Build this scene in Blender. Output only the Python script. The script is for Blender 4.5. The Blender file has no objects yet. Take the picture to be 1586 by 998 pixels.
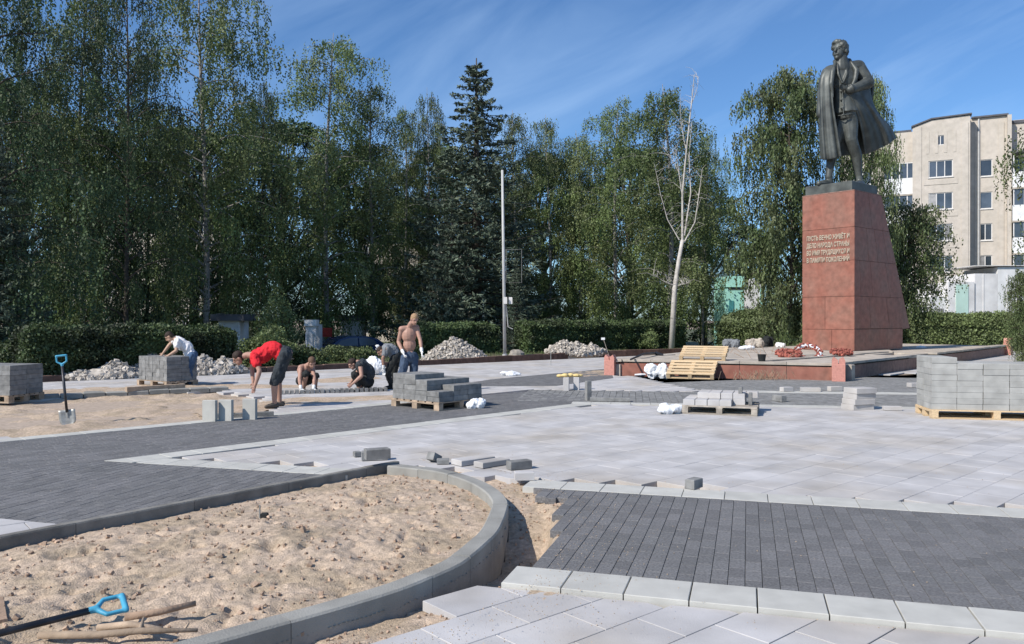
import bpy, math, random
import numpy as np
from mathutils import Vector, Matrix, noise
R = math.radians
random.seed(7); rng = np.random.default_rng(7)
scene = bpy.context.scene
col = scene.collection

# ---------------------------------------------------------------- camera, sky, sun, exposure
EYE = 1.65; FPX = 1233.0; CX = 793.0; HY = 495.0       # eye height, focal length and horizon measured on the 1586 px wide photo
cam_d = bpy.data.cameras.new('camera'); cam = bpy.data.objects.new('camera', cam_d); col.objects.link(cam)
cam_d.sensor_width = 36; cam_d.lens = 36*FPX/1586; cam_d.clip_end = 3000; cam_d.clip_start = 0.05
cam.location = (0, 0, EYE); cam.rotation_euler = (R(90)-math.atan((499-HY)/FPX), 0, 0)
scene.camera = cam
SUN_EL = 41; SUN_TO = Vector((-.80, -.60, 0)).normalized()   # horizontal direction towards the sun
world = bpy.data.worlds.new('World'); scene.world = world; world.use_nodes = True
nt = world.node_tree; nt.nodes.clear()
out = nt.nodes.new('ShaderNodeOutputWorld'); bg = nt.nodes.new('ShaderNodeBackground')
sky = nt.nodes.new('ShaderNodeTexSky'); sky.sky_type = 'NISHITA'; sky.sun_disc = False
sky.sun_elevation = R(SUN_EL); sky.sun_rotation = math.atan2(SUN_TO.x, SUN_TO.y)
sky.altitude = 0; sky.air_density = 1.0; sky.dust_density = 0.3; sky.ozone_density = 2.2
bg.inputs[1].default_value = 0.098
# thin cirrus streaks, fixed to directions of the sky
tc = nt.nodes.new('ShaderNodeTexCoord')
mr_ = nt.nodes.new('ShaderNodeMapping'); mr_.inputs['Rotation'].default_value = (0, R(26), 0)
mp = nt.nodes.new('ShaderNodeMapping'); mp.inputs['Scale'].default_value = (1.5, 1.5, 7); mp.inputs['Location'].default_value = (.7, 0, .35)
nz = nt.nodes.new('ShaderNodeTexNoise'); nz.inputs['Scale'].default_value = 1.5; nz.inputs['Detail'].default_value = 6; nz.inputs['Roughness'].default_value = .55; nz.inputs['Distortion'].default_value = .5
rp = nt.nodes.new('ShaderNodeValToRGB'); rp.color_ramp.elements[0].position = .44; rp.color_ramp.elements[1].position = .76
rp.color_ramp.elements[1].color = (.34, .34, .34, 1)
mx = nt.nodes.new('ShaderNodeMixRGB'); mx.inputs[2].default_value = (5.4, 7.6, 10.8, 1)
L = nt.links
L.new(tc.outputs['Generated'], mr_.inputs[0]); L.new(mr_.outputs[0], mp.inputs[0]); L.new(mp.outputs[0], nz.inputs['Vector']); L.new(nz.outputs[0], rp.inputs[0])
tint = nt.nodes.new('ShaderNodeMixRGB'); tint.blend_type = 'MULTIPLY'; tint.inputs[0].default_value = 1; tint.inputs[2].default_value = (.76, 1.06, 1.38, 1)
L.new(sky.outputs[0], tint.inputs[1]); L.new(rp.outputs[0], mx.inputs[0]); L.new(tint.outputs[0], mx.inputs[1]); L.new(mx.outputs[0], bg.inputs[0]); L.new(bg.outputs[0], out.inputs[0])
sun_d = bpy.data.lights.new('sun', 'SUN'); sun_d.energy = 5.0; sun_d.angle = R(.53); sun_d.color = (1, .94, .86)
sun = bpy.data.objects.new('sun', sun_d); col.objects.link(sun)
sd = Vector((SUN_TO.x*math.cos(R(SUN_EL)), SUN_TO.y*math.cos(R(SUN_EL)), math.sin(R(SUN_EL))))
sun.rotation_euler = (-sd).to_track_quat('-Z', 'Y').to_euler(); sun.location = (-30, -20, 40)
scene.view_settings.view_transform = 'Standard'; scene.view_settings.look = 'None'
scene.view_settings.exposure = 0.10; scene.view_settings.gamma = 1
scene.render.engine = 'CYCLES'; scene.cycles.max_bounces = 6; scene.cycles.use_denoising = True

def at(px, py, z=0.0):
    """the point of height z seen at a pixel of the photograph"""
    y = (EYE-z)*FPX/(py-HY); return Vector(((px-CX)/FPX*y, y, z))
def atd(px, py, y):
    """the point at distance y seen at a pixel"""
    return Vector(((px-CX)/FPX*y, y, EYE-(py-HY)/FPX*y))

# ---------------------------------------------------------------- helpers
class MB:
    def __init__(s): s.v = []; s.f = []; s.m = []
    def poly(s, vs, faces, mi=0):
        b = len(s.v); s.v += [tuple(v) for v in vs]; s.f += [tuple(b+i for i in f) for f in faces]; s.m += [mi]*len(faces)
    def box(s, c, d, rot=None, mi=0, ch=0):
        """box with centre c and size d; ch = chamfer of the edges of its top"""
        hx, hy, hz = d[0]/2, d[1]/2, d[2]/2
        ring = lambda z, k: [(-hx+k, -hy+k, z), (hx-k, -hy+k, z), (hx-k, hy-k, z), (-hx+k, hy-k, z)]
        if ch:
            vs = ring(-hz, 0)+ring(hz-ch, 0)+ring(hz, ch)
            fs = [(3, 2, 1, 0), (8, 9, 10, 11)]+[(i+a, (i+1) % 4+a, (i+1) % 4+4+a, i+4+a) for a in (0, 4) for i in range(4)]
        else:
            vs = ring(-hz, 0)+ring(hz, 0)
            fs = [(3, 2, 1, 0), (4, 5, 6, 7)]+[(i, (i+1) % 4, (i+1) % 4+4, i+4) for i in range(4)]
        vs = [Vector(v) for v in vs]
        if rot is not None: vs = [rot @ v for v in vs]
        s.poly([v+Vector(c) for v in vs], fs, mi)
    def prism(s, pts, z0, z1, mi=0, ch=0):
        n = len(pts); cx = sum(p[0] for p in pts)/n; cy = sum(p[1] for p in pts)/n
        rad = max(1e-6, sum(math.hypot(p[0]-cx, p[1]-cy) for p in pts)/n); k = min(.4, ch/rad*1.3)
        vs = [(p[0], p[1], z0) for p in pts]+[(p[0], p[1], z1-ch) for p in pts]
        fs = [tuple(reversed(range(n)))]+[(i, (i+1) % n, (i+1) % n+n, i+n) for i in range(n)]
        if ch:
            vs += [(p[0]+(cx-p[0])*k, p[1]+(cy-p[1])*k, z1) for p in pts]
            fs += [(i+n, (i+1) % n+n, (i+1) % n+2*n, i+2*n) for i in range(n)]; fs.append(tuple(range(2*n, 3*n)))
        else: fs.append(tuple(range(n, 2*n)))
        s.poly(vs, fs, mi)
    def tube(s, pts, rad, n=8, mi=0, caps=True, round_ends=False):
        pts = [Vector(p) for p in pts]
        if not hasattr(rad, '__len__'): rad = [rad]*len(pts)
        rad = list(rad)
        if round_ends:
            a, b = pts[0], pts[-1]; da = (pts[0]-pts[1]).normalized(); db = (pts[-1]-pts[-2]).normalized()
            r0, r1 = rad[0], rad[-1]
            pre = [(a+da*r0*k, r0*q) for k, q in ((.98, .2), (.8, .6), (.5, .866))]; post = [(b+db*r1*k, r1*q) for k, q in ((.5, .866), (.8, .6), (.98, .2))]
            pts = [p for p, _ in pre]+pts+[p for p, _ in post]; rad = [r for _, r in pre]+rad+[r for _, r in post]
        vs = []; up = Vector((0, 0, 1)); prev = None
        for i, p in enumerate(pts):
            d = (pts[min(i+1, len(pts)-1)]-pts[max(i-1, 0)]).normalized()
            if prev is None:
                a = d.cross(up if abs(d.z) < .9 else Vector((1, 0, 0))).normalized()
            else:
                a = (prev-d*prev.dot(d)).normalized()
            prev = a; b = d.cross(a)
            vs += [p+(a*math.cos(2*math.pi*j/n)+b*math.sin(2*math.pi*j/n))*rad[i] for j in range(n)]
        fs = [(i*n+j, i*n+(j+1) % n, (i+1)*n+(j+1) % n, (i+1)*n+j) for i in range(len(pts)-1) for j in range(n)]
        if caps: fs += [tuple(reversed(range(n))), tuple(range((len(pts)-1)*n, len(pts)*n))]
        s.poly(vs, fs, mi)
    def ell(s, c, r, rot=None, mi=0, nu=12, nv=8, jit=0):
        c = Vector(c); vs = []
        for i in range(nv+1):
            t = math.pi*i/nv
            for j in range(nu):
                p = 2*math.pi*j/nu
                v = Vector((r[0]*math.sin(t)*math.cos(p), r[1]*math.sin(t)*math.sin(p), r[2]*math.cos(t)))
                if jit and 0 < i < nv: v *= 1+random.uniform(-jit, jit)
                if rot is not None: v = rot @ v
                vs.append(c+v)
        fs = [(i*nu+j, (i+1)*nu+j, (i+1)*nu+(j+1) % nu, i*nu+(j+1) % nu) for i in range(nv) for j in range(nu)]
        s.poly(vs, fs, mi)
    def chunk(s, c, r, mi=0):
        """one broken stone"""
        ax = [Vector((1, 0, 0)), Vector((-1, 0, 0)), Vector((0, 1, 0)), Vector((0, -1, 0)), Vector((0, 0, 1)), Vector((0, 0, -1))]
        q = Matrix.Rotation(random.uniform(0, 6.3), 3, Vector((random.uniform(-1, 1), random.uniform(-1, 1), random.uniform(-1, 1)+.01)).normalized())
        sx = [random.uniform(.6, 1.2) for _ in range(3)]
        vs = []
        for x in (-1, 1):
            for y in (-1, 1):
                for z in (-1, 1):
                    vs.append(q @ Vector((x*sx[0]*random.uniform(.6, 1), y*sx[1]*random.uniform(.6, 1), z*sx[2]*random.uniform(.6, 1)))*r*.62+Vector(c))
        s.poly(vs, [(0, 1, 3, 2), (4, 6, 7, 5), (0, 4, 5, 1), (2, 3, 7, 6), (0, 2, 6, 4), (1, 5, 7, 3)], mi)
    def mesh(s, name):
        me = bpy.data.meshes.new(name); me.from_pydata(s.v, [], s.f); return me
    def build(s, name, mats, parent=None, smooth=False, loc=None, **kw):
        me = s.mesh(name)
        mats = mats if isinstance(mats, (list, tuple)) else [mats]
        for m in mats: me.materials.append(m)
        if len(mats) > 1: me.polygons.foreach_set('material_index', s.m)
        if smooth: me.polygons.foreach_set('use_smooth', [True]*len(me.polygons))
        me.update()
        return link(name, me, parent, loc, **kw)
def link(name, me, parent=None, loc=None, rz=0, **kw):
    o = bpy.data.objects.new(name, me); col.objects.link(o)
    if parent: o.parent = parent
    if loc is not None: o.location = loc
    if rz: o.rotation_euler = (0, 0, rz)
    tag(o, **kw); return o
def tag(o, label=None, cat=None, group=None, kind=None):
    for k, v in (('label', label), ('category', cat), ('group', group), ('kind', kind)):
        if v: o[k] = v
    return o
def empty(name, loc, label, cat=None, rz=0, group=None, kind=None):
    return link(name, None, None, loc, rz, label=label, cat=cat, group=group, kind=kind)
def copy_tree(o, loc, rz=None, scale=None, parent=None, label=None):
    c = o.copy(); col.objects.link(c)
    if parent: c.parent = parent
    if loc is not None: c.location = loc
    if rz is not None: c.rotation_euler = (0, 0, rz)
    if scale is not None: c.scale = scale
    if label: c['label'] = label
    for ch in o.children: copy_tree(ch, None, parent=c)
    return c
def smooth_me(me):
    me.polygons.foreach_set('use_smooth', [True]*len(me.polygons)); return me
def evaluated(me, mods):
    """apply modifiers to a mesh without operators"""
    o = bpy.data.objects.new('work', me); col.objects.link(o)
    for t, kw in mods:
        m = o.modifiers.new('m', t)
        for k, v in kw.items(): setattr(m, k, v)
    dg = bpy.context.evaluated_depsgraph_get(); dg.update()
    r = bpy.data.meshes.new_from_object(o.evaluated_get(dg)); bpy.data.objects.remove(o); return r

# ---------------------------------------------------------------- materials
def mat(name, c, rough=.85, var=.12, scale=6, bump=.15, bscale=60, island=0.0, hue=None, spec=.3, metal=0, trans=0, coord='pos', detail=5, c2=None, c2s=1.5, c2p=(.45, .62), stretch=None):
    m = bpy.data.materials.new(name); m.use_nodes = True; t = m.node_tree; N = t.nodes; K = t.links
    b = N['Principled BSDF']; b.inputs['Roughness'].default_value = rough; b.inputs['Metallic'].default_value = metal
    b.inputs['Specular IOR Level'].default_value = spec
    if coord == 'pos': g = N.new('ShaderNodeNewGeometry'); src = g.outputs['Position']
    else: g = N.new('ShaderNodeTexCoord'); src = g.outputs['Object']
    if stretch:
        mp = N.new('ShaderNodeMapping'); mp.inputs['Scale'].default_value = stretch; K.new(src, mp.inputs[0]); src = mp.outputs[0]
    n1 = N.new('ShaderNodeTexNoise'); n1.inputs['Scale'].default_value = scale; n1.inputs['Detail'].default_value = detail; K.new(src, n1.inputs['Vector'])
    fac = N.new('ShaderNodeMapRange'); fac.inputs['From Min'].default_value = .25; fac.inputs['From Max'].default_value = .75
    fac.inputs['To Min'].default_value = 1-var*1.6; fac.inputs['To Max'].default_value = 1+var*1.6; K.new(n1.outputs[0], fac.inputs[0])
    val = fac.outputs[0]
    if island:
        gi = N.new('ShaderNodeNewGeometry'); oi = N.new('ShaderNodeObjectInfo')
        ad = N.new('ShaderNodeMath'); ad.operation = 'ADD'; K.new(gi.outputs['Random Per Island'], ad.inputs[0]); K.new(oi.outputs['Random'], ad.inputs[1])
        fr = N.new('ShaderNodeMath'); fr.operation = 'FRACT'; K.new(ad.outputs[0], fr.inputs[0])
        mr = N.new('ShaderNodeMapRange'); mr.inputs['To Min'].default_value = 1-island; mr.inputs['To Max'].default_value = 1+island; K.new(fr.outputs[0], mr.inputs[0])
        ml = N.new('ShaderNodeMath'); ml.operation = 'MULTIPLY'; K.new(val, ml.inputs[0]); K.new(mr.outputs[0], ml.inputs[1]); val = ml.outputs[0]
        if trans:                      # every tree a little lighter or darker than the next
            mo = N.new('ShaderNodeMapRange'); mo.inputs['To Min'].default_value = .75; mo.inputs['To Max'].default_value = 1.3; K.new(oi.outputs['Random'], mo.inputs[0])
            m2 = N.new('ShaderNodeMath'); m2.operation = 'MULTIPLY'; K.new(val, m2.inputs[0]); K.new(mo.outputs[0], m2.inputs[1]); val = m2.outputs[0]
    base = None
    if c2:
        n2 = N.new('ShaderNodeTexNoise'); n2.inputs['Scale'].default_value = c2s; n2.inputs['Detail'].default_value = 4; K.new(src, n2.inputs['Vector'])
        r2 = N.new('ShaderNodeMapRange'); r2.inputs['From Min'].default_value = c2p[0]; r2.inputs['From Max'].default_value = c2p[1]; K.new(n2.outputs[0], r2.inputs[0])
        mc = N.new('ShaderNodeMixRGB'); mc.inputs[1].default_value = (*c, 1); mc.inputs[2].default_value = (*c2, 1); K.new(r2.outputs[0], mc.inputs[0]); base = mc.outputs[0]
    vm = N.new('ShaderNodeVectorMath'); vm.operation = 'SCALE'; K.new(val, vm.inputs['Scale'])
    if base: K.new(base, vm.inputs[0])
    else: vm.inputs[0].default_value = c
    K.new(vm.outputs[0], b.inputs['Base Color'])
    if bump:
        n3 = N.new('ShaderNodeTexNoise'); n3.inputs['Scale'].default_value = bscale; n3.inputs['Detail'].default_value = 4; K.new(src, n3.inputs['Vector'])
        bp = N.new('ShaderNodeBump'); bp.inputs['Strength'].default_value = bump; bp.inputs['Distance'].default_value = .02; K.new(n3.outputs[0], bp.inputs['Height']); K.new(bp.outputs[0], b.inputs['Normal'])
    if trans:
        tr = N.new('ShaderNodeBsdfTranslucent'); K.new(vm.outputs[0], tr.inputs[0]); ms = N.new('ShaderNodeMixShader'); ms.inputs[0].default_value = trans
        K.new(b.outputs[0], ms.inputs[1]); K.new(tr.outputs[0], ms.inputs[2]); K.new(ms.outputs[0], N['Material Output'].inputs[0])
    return m
M = {}
M['light'] = mat('light_concrete', (.455, .44, .43), .9, .12, 2.2, .15, 120, island=.06, c2=(.41, .37, .32), c2s=.7, c2p=(.46, .74))
M['stackslab'] = mat('stacked_concrete_slab', (.37, .365, .34), .9, .12, 5, .2, 90, island=.10)
M['edge'] = mat('pale_border_stone', (.46, .45, .41), .9, .08, 5, .12, 120, island=.06)
M['dark'] = mat('dark_concrete', (.148, .146, .145), .85, .26, 60, .35, 150, island=.13, c2=(.17, .165, .165), c2s=1.3, c2p=(.42, .75))
M['slate'] = mat('grey_concrete', (.21, .208, .20), .85, .2, 10, .3, 150, island=.15)
M['kerb'] = mat('kerb_concrete', (.275, .268, .243), .9, .14, 4, .3, 90, island=.10)
M['kerbdark'] = mat('weathered_kerb_concrete', (.20, .19, .17), .9, .2, 5, .3, 90, island=.15)
M['sand'] = mat('sand', (.475, .370, .275), .97, .2, 30, .6, 90, c2=(.39, .305, .215), c2s=2.2)
M['bedding'] = mat('bedding_sand', (.40, .32, .25), .97, .15, 14, .3, 90)
M['soil'] = mat('sandy_soil', (.36, .28, .21), .97, .2, 3, .4, 60)
M['clod'] = mat('clods', (.36, .26, .19), .97, .2, 20, .3, 90, island=.35)
M['grass'] = mat('grass', (.085, .125, .045), .9, .25, 3, .2, 60, island=.35, trans=.2, c2=(.13, .12, .07), c2s=.8)
M['lawn'] = mat('lawn_turf', (.075, .10, .042), .95, .3, 3, .4, 40, c2=(.13, .11, .075), c2s=.6)
M['granite'] = mat('red_granite', (.27, .108, .076), .5, .16, 5, .06, 200, island=.07, c2=(.25, .125, .092), c2s=1.1, c2p=(.4, .65))
M['pinkgranite'] = mat('polished_pink_granite', (.52, .24, .19), .5, .1, 20, .05, 200)
M['browngranite'] = mat('weathered_granite', (.24, .14, .11), .7, .2, 8, .1, 150, island=.1)
M['coping'] = mat('coping_stone', (.42, .37, .31), .9, .18, 3, .25, 90, island=.1)
M['bronze'] = mat('dark_bronze', (.062, .068, .062), .5, .25, 3, .12, 14, metal=.2, spec=.5, c2=(.10, .108, .098), c2s=1.6)
M['stone_rubble'] = mat('crushed_concrete', (.42, .38, .33), .95, .2, 8, .4, 40, island=.35)
M['wood'] = mat('new_pallet_wood', (.58, .43, .26), .8, .15, 12, .15, 60, island=.16, stretch=(3, 3, 12))
M['oldwood'] = mat('worn_pallet_wood', (.37, .28, .20), .85, .2, 10, .2, 60, island=.2)
M['graywood'] = mat('grey_weathered_wood', (.34, .30, .25), .85, .2, 10, .2, 60, island=.2)
M['stick'] = mat('bare_branch_wood', (.33, .23, .16), .9, .2, 10, .3, 60)
M['skin'] = mat('skin', (.40, .235, .175), .55, .08, 20, .05, 90, coord='obj')
M['tan'] = mat('tanned_skin', (.32, .18, .13), .55, .08, 20, .05, 90, coord='obj')
M['paleskin'] = mat('pale_skin', (.46, .29, .20), .55, .08, 20, .05, 90, coord='obj')
M['red'] = mat('red_cotton', (.62, .02, .03), .85, .08, 8, .2, 30, coord='obj')
M['white'] = mat('white_cotton', (.72, .70, .69), .9, .07, 8, .2, 30, coord='obj')
M['greycloth'] = mat('grey_cotton', (.20, .21, .22), .9, .12, 8, .2, 30, coord='obj')
M['shorts'] = mat('dark_shorts', (.035, .042, .048), .85, .2, 8, .2, 30, coord='obj')
M['blueshorts'] = mat('blue_shorts', (.05, .075, .12), .85, .2, 8, .2, 30, coord='obj')
M['jeans'] = mat('jeans', (.05, .09, .16), .85, .25, 8, .2, 40, coord='obj')
M['black'] = mat('black_cloth', (.018, .02, .02), .8, .2, 8, .2, 40, coord='obj')
M['hair'] = mat('dark_hair', (.035, .022, .016), .7, .2, 40, .3, 90, coord='obj')
M['brownhair'] = mat('brown_hair', (.12, .07, .045), .7, .2, 40, .3, 90, coord='obj')
M['blondhair'] = mat('sandy_hair', (.33, .21, .12), .7, .2, 40, .3, 90, coord='obj')
M['glove'] = mat('white_glove', (.72, .72, .70), .9, .05, 20, .1, 90, coord='obj')
M['shoe'] = mat('work_shoe', (.10, .085, .07), .8, .1, 20, .1, 90, coord='obj')
M['eye'] = mat('eye', (.02, .015, .01), .3, 0, 5, 0)
M['plastic'] = mat('white_plastic_film', (.78, .79, .80), .45, .05, 10, .2, 25, coord='obj')
M['bluehandle'] = mat('blue_plastic', (.07, .33, .48), .45, .1, 12, .1, 60)
M['blackpole'] = mat('dark_steel_tube', (.05, .05, .055), .4, .2, 12, .1, 60, metal=.4)
M['steel'] = mat('dull_steel', (.36, .36, .34), .5, .2, 12, .1, 60, metal=.5)
M['greypole'] = mat('galvanised_pole', (.46, .46, .45), .6, .1, 3, .05, 60)
M['birchleaf'] = mat('birch_leaves', (.108, .150, .052), .6, .25, .8, 0, island=.45, trans=.28, c2=(.145, .172, .072), c2s=.35, spec=.4)
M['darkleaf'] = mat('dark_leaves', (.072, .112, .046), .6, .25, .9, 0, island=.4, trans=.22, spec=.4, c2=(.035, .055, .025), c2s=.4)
M['linden'] = mat('broad_leaves', (.10, .14, .052), .6, .25, .9, 0, island=.45, trans=.25, spec=.45, c2=(.145, .17, .075), c2s=.5)
M['needle'] = mat('spruce_needles', (.068, .096, .064), .65, .3, 1.2, 0, island=.45, spec=.4, c2=(.115, .145, .10), c2s=.6)
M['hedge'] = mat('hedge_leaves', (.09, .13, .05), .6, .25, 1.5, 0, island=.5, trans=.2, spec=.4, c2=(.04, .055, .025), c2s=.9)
M['bushleaf'] = mat('bush_leaves', (.12, .155, .062), .6, .25, 1.5, 0, island=.45, trans=.22, spec=.4)
M['bark'] = mat('dark_bark', (.075, .062, .05), .95, .3, 4, .5, 20)
M['birchbark'] = mat('birch_bark', (.27, .26, .24), .85, .2, 3, .3, 20, c2=(.10, .09, .08), c2s=3.0, c2p=(.55, .65), stretch=(1, 1, 2.2))
M['deadbark'] = mat('bleached_birch_bark', (.50, .47, .43), .85, .15, 3, .3, 20, c2=(.2, .18, .16), c2s=4, c2p=(.6, .7))
M['brick'] = mat('sand_lime_brick', (.50, .45, .385), .9, .07, 2.5, .1, 30, c2=(.54, .485, .42), c2s=.7)
M['brickshade'] = M['brick']
M['balcony'] = mat('white_balcony_panel', (.72, .72, .71), .8, .08, 2, .05, 30)
M['frame'] = mat('white_window_frame', (.66, .64, .61), .6, .05, 5, 0)
M['glass'] = mat('window_glass', (.05, .06, .075), .08, .3, .8, 0, spec=.8, island=.4)
M['curtain'] = mat('pane_with_curtain', (.30, .29, .28), .2, .3, 1.5, 0, spec=.6, island=.3)
M['mint'] = mat('mint_panel', (.36, .68, .58), .7, .06, 2, .05, 30)
M['teal'] = mat('teal_panel', (.06, .24, .25), .7, .1, 2, .05, 30)
M['whitewall'] = mat('white_render', (.68, .67, .66), .85, .12, 1.2, .1, 20)
M['roofing'] = mat('dark_roofing', (.10, .10, .11), .85, .2, 2, .1, 20)
M['carpaint'] = mat('dark_blue_car_paint', (.012, .035, .10), .25, .05, 3, 0, spec=.6)
M['tyre'] = mat('tyre_rubber', (.02, .02, .02), .9, .1, 10, .1)
M['chrome'] = mat('light_alloy', (.5, .5, .5), .3, .05, 5, 0, metal=.8)
M['lamp'] = mat('lamp_glass', (.6, .58, .5), .2, .05, 5, 0)
M['redsign'] = mat('red_panel', (.30, .03, .02), .7, .2, 5, 0)
M['beige'] = mat('beige_render', (.50, .44, .36), .85, .12, 1.2, .1, 20)
M['asphalt'] = mat('asphalt', (.05, .05, .052), .9, .2, 5, .3, 60)
M['ribbonred'] = mat('faded_red_wreath', (.30, .095, .07), .8, .2, 10, .1, island=.4)
M['yellowwood'] = mat('yellow_foam', (.66, .50, .22), .85, .1, 10, .1)
M['kerbred'] = mat('reddish_kerb', (.17, .105, .08), .9, .2, 5, .3, 50, island=.2)
M['gold'] = mat('pale_gold_letter', (.47, .39, .30), .6, .05, 5, 0, metal=.2)

# ---------------------------------------------------------------- plan of the square
def sstep(a, b, x): t = max(0, min(1, (x-a)/(b-a))); return t*t*(3-2*t)
KL = [Vector((-34, -2)), Vector((-16, 17.6)), Vector((-12.9, 21.2)), Vector((-7.8, 25.2)), Vector((-3.4, 29.6)), Vector((4.66, 38.6)), Vector((12, 43.5)), Vector((26, 43)), Vector((70, 38))]
def kdist(x, y):
    """signed distance beyond the park kerb (positive = lawn side)"""
    p = Vector((x, y)); best = 1e9; sg = 1
    for a, b in zip(KL, KL[1:]):
        d = b-a; t = max(0, min(1, (p-a).dot(d)/d.dot(d))); q = a+d*t; e = (p-q).length
        if e < best: best = e; sg = 1 if (d.x*(p.y-a.y)-d.y*(p.x-a.x)) > 0 else -1
    return best*sg
def gz(x, y):
    return -0.0-.70*sstep(5, 14, kdist(x, y))
def build_ground():
    xs = [-1400, -500, -200, -110]+list(np.arange(-80, 81, 4.))+[110, 200, 500, 1400]
    ys = [-300, -60, -14]+list(np.arange(-4, 100, 4.))+[130, 200, 500, 1600]
    b = MB(); vs = [(x, y, gz(x, y)-.42) for y in ys for x in xs]; n = len(xs)
    b.poly(vs, [(j*n+i, j*n+i+1, (j+1)*n+i+1, (j+1)*n+i) for j in range(len(ys)-1) for i in range(n-1)])
    b.build('ground', M['soil'], smooth=True, kind='structure', label='sandy soil of the park reaching to the horizon')
build_ground()
def build_lawn():
    """turf from the kerb outward"""
    b = MB(); rows = [0.12, .8, 2, 4, 6, 8, 10, 12, 15, 22, 40, 80, 150]
    cl = []
    for a, c in zip(KL, KL[1:]):
        n = 8
        for i in range(n): cl.append(a.lerp(c, i/n))
    cl.append(KL[-1])
    for r in rows:
        for p in cl:
            q = Vector((p.x+(-.70*r if p.x < 12 else -.1*r), p.y+(.71*r if p.x < 12 else 1.0*r)))
            b.v.append((q.x, q.y, gz(q.x, q.y)+.015*noise.noise(Vector((q.x, q.y, 0)))))
    n = len(cl)
    b.f = [(j*n+i, j*n+i+1, (j+1)*n+i+1, (j+1)*n+i) for j in range(len(rows)-1) for i in range(n-1)]; b.m = [0]*len(b.f)
    b.build('lawn', M['lawn'], smooth=True, kind='structure', label='grassy ground under the trees beyond the kerb')
    g = MB()
    for _ in range(26000):
        k = random.randrange(1, 7); a, c = KL[k], KL[k+1]; t = random.random(); p = a.lerp(c, t); r = .15+random.random()**1.5*5
        n_ = Vector((-(c-a).y, (c-a).x)).normalized(); q = p+n_*r
        if k >= 6 and random.random() > .4: continue
        if noise.noise(Vector((q.x*.5, q.y*.5, 3))) < -.12: continue
        h = random.uniform(.04, .13); w = .012; an = random.uniform(0, 6.28); z = gz(q.x, q.y)
        dx, dy = math.cos(an)*w*1.6, math.sin(an)*w*1.6; lx, ly = random.uniform(-.05, .05), random.uniform(-.05, .05)
        g.poly([(q.x-dx, q.y-dy, z-.01), (q.x+dx, q.y+dy, z-.01), (q.x+lx, q.y+ly, z+h)], [(0, 1, 2)])
    g.build('grass', M['grass'], kind='stuff', label='short green grass behind the reddish kerb')
build_lawn()

# directions of the star-shaped paving
A1 = R(46.5); U1 = Vector((math.cos(A1), math.sin(A1))); N1 = Vector((-U1.y, U1.x)); P1 = Vector((-4.59, 9.46))
A2 = R(-16.5); U2 = Vector((math.cos(A2), math.sin(A2))); N2 = Vector((-U2.y, U2.x)); P2u = Vector((.1, 7.84)); P2l = Vector((.03, 5.33))
A3 = R(-8.5); U3 = Vector((math.cos(A3), math.sin(A3))); N3 = Vector((-U3.y, U3.x)); P3 = Vector((1.16, 15.6))
SW = .36
def isect(p, u, q, v):
    d = u.x*v.y-u.y*v.x; t = ((q-p).x*v.y-(q-p).y*v.x)/d; return p+u*t
def clip(poly, reg):
    out = poly
    for i in range(len(reg)):
        a, b = reg[i], reg[(i+1) % len(reg)]; inp, out = out, []
        if not inp: break
        ins = lambda p: (b[0]-a[0])*(p[1]-a[1])-(b[1]-a[1])*(p[0]-a[0]) >= -1e-9
        for j in range(len(inp)):
            p, q = inp[j], inp[(j+1) % len(inp)]; ip, iq = ins(p), ins(q)
            if ip: out.append(p)
            if ip != iq:
                d1 = (b[0]-a[0])*(p[1]-a[1])-(b[1]-a[1])*(p[0]-a[0]); d2 = (b[0]-a[0])*(q[1]-a[1])-(b[1]-a[1])*(q[0]-a[0]); t = d1/(d1-d2)
                out.append((p[0]+(q[0]-p[0])*t, p[1]+(q[1]-p[1])*t))
    return out
def area(p): return abs(sum(p[i][0]*p[(i+1) % len(p)][1]-p[(i+1) % len(p)][0]*p[i][1] for i in range(len(p))))/2
def ccw(p):
    s = sum(p[i][0]*p[(i+1) % len(p)][1]-p[(i+1) % len(p)][0]*p[i][1] for i in range(len(p))); return p if s > 0 else p[::-1]
def inpoly(x, y, p):
    c = False; j = len(p)-1
    for i in range(len(p)):
        if (p[i][1] > y) != (p[j][1] > y) and x < (p[j][0]-p[i][0])*(y-p[i][1])/(p[j][1]-p[i][1])+p[i][0]: c = not c
        j = i
    return c
def inview(x, y, m=.40): return y > 1.4 and abs(x) < y*(.643+m)+1.5
def inframe(x, y): return y > 2.2 and abs(x) < y*.70+.3
SH = {}
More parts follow.
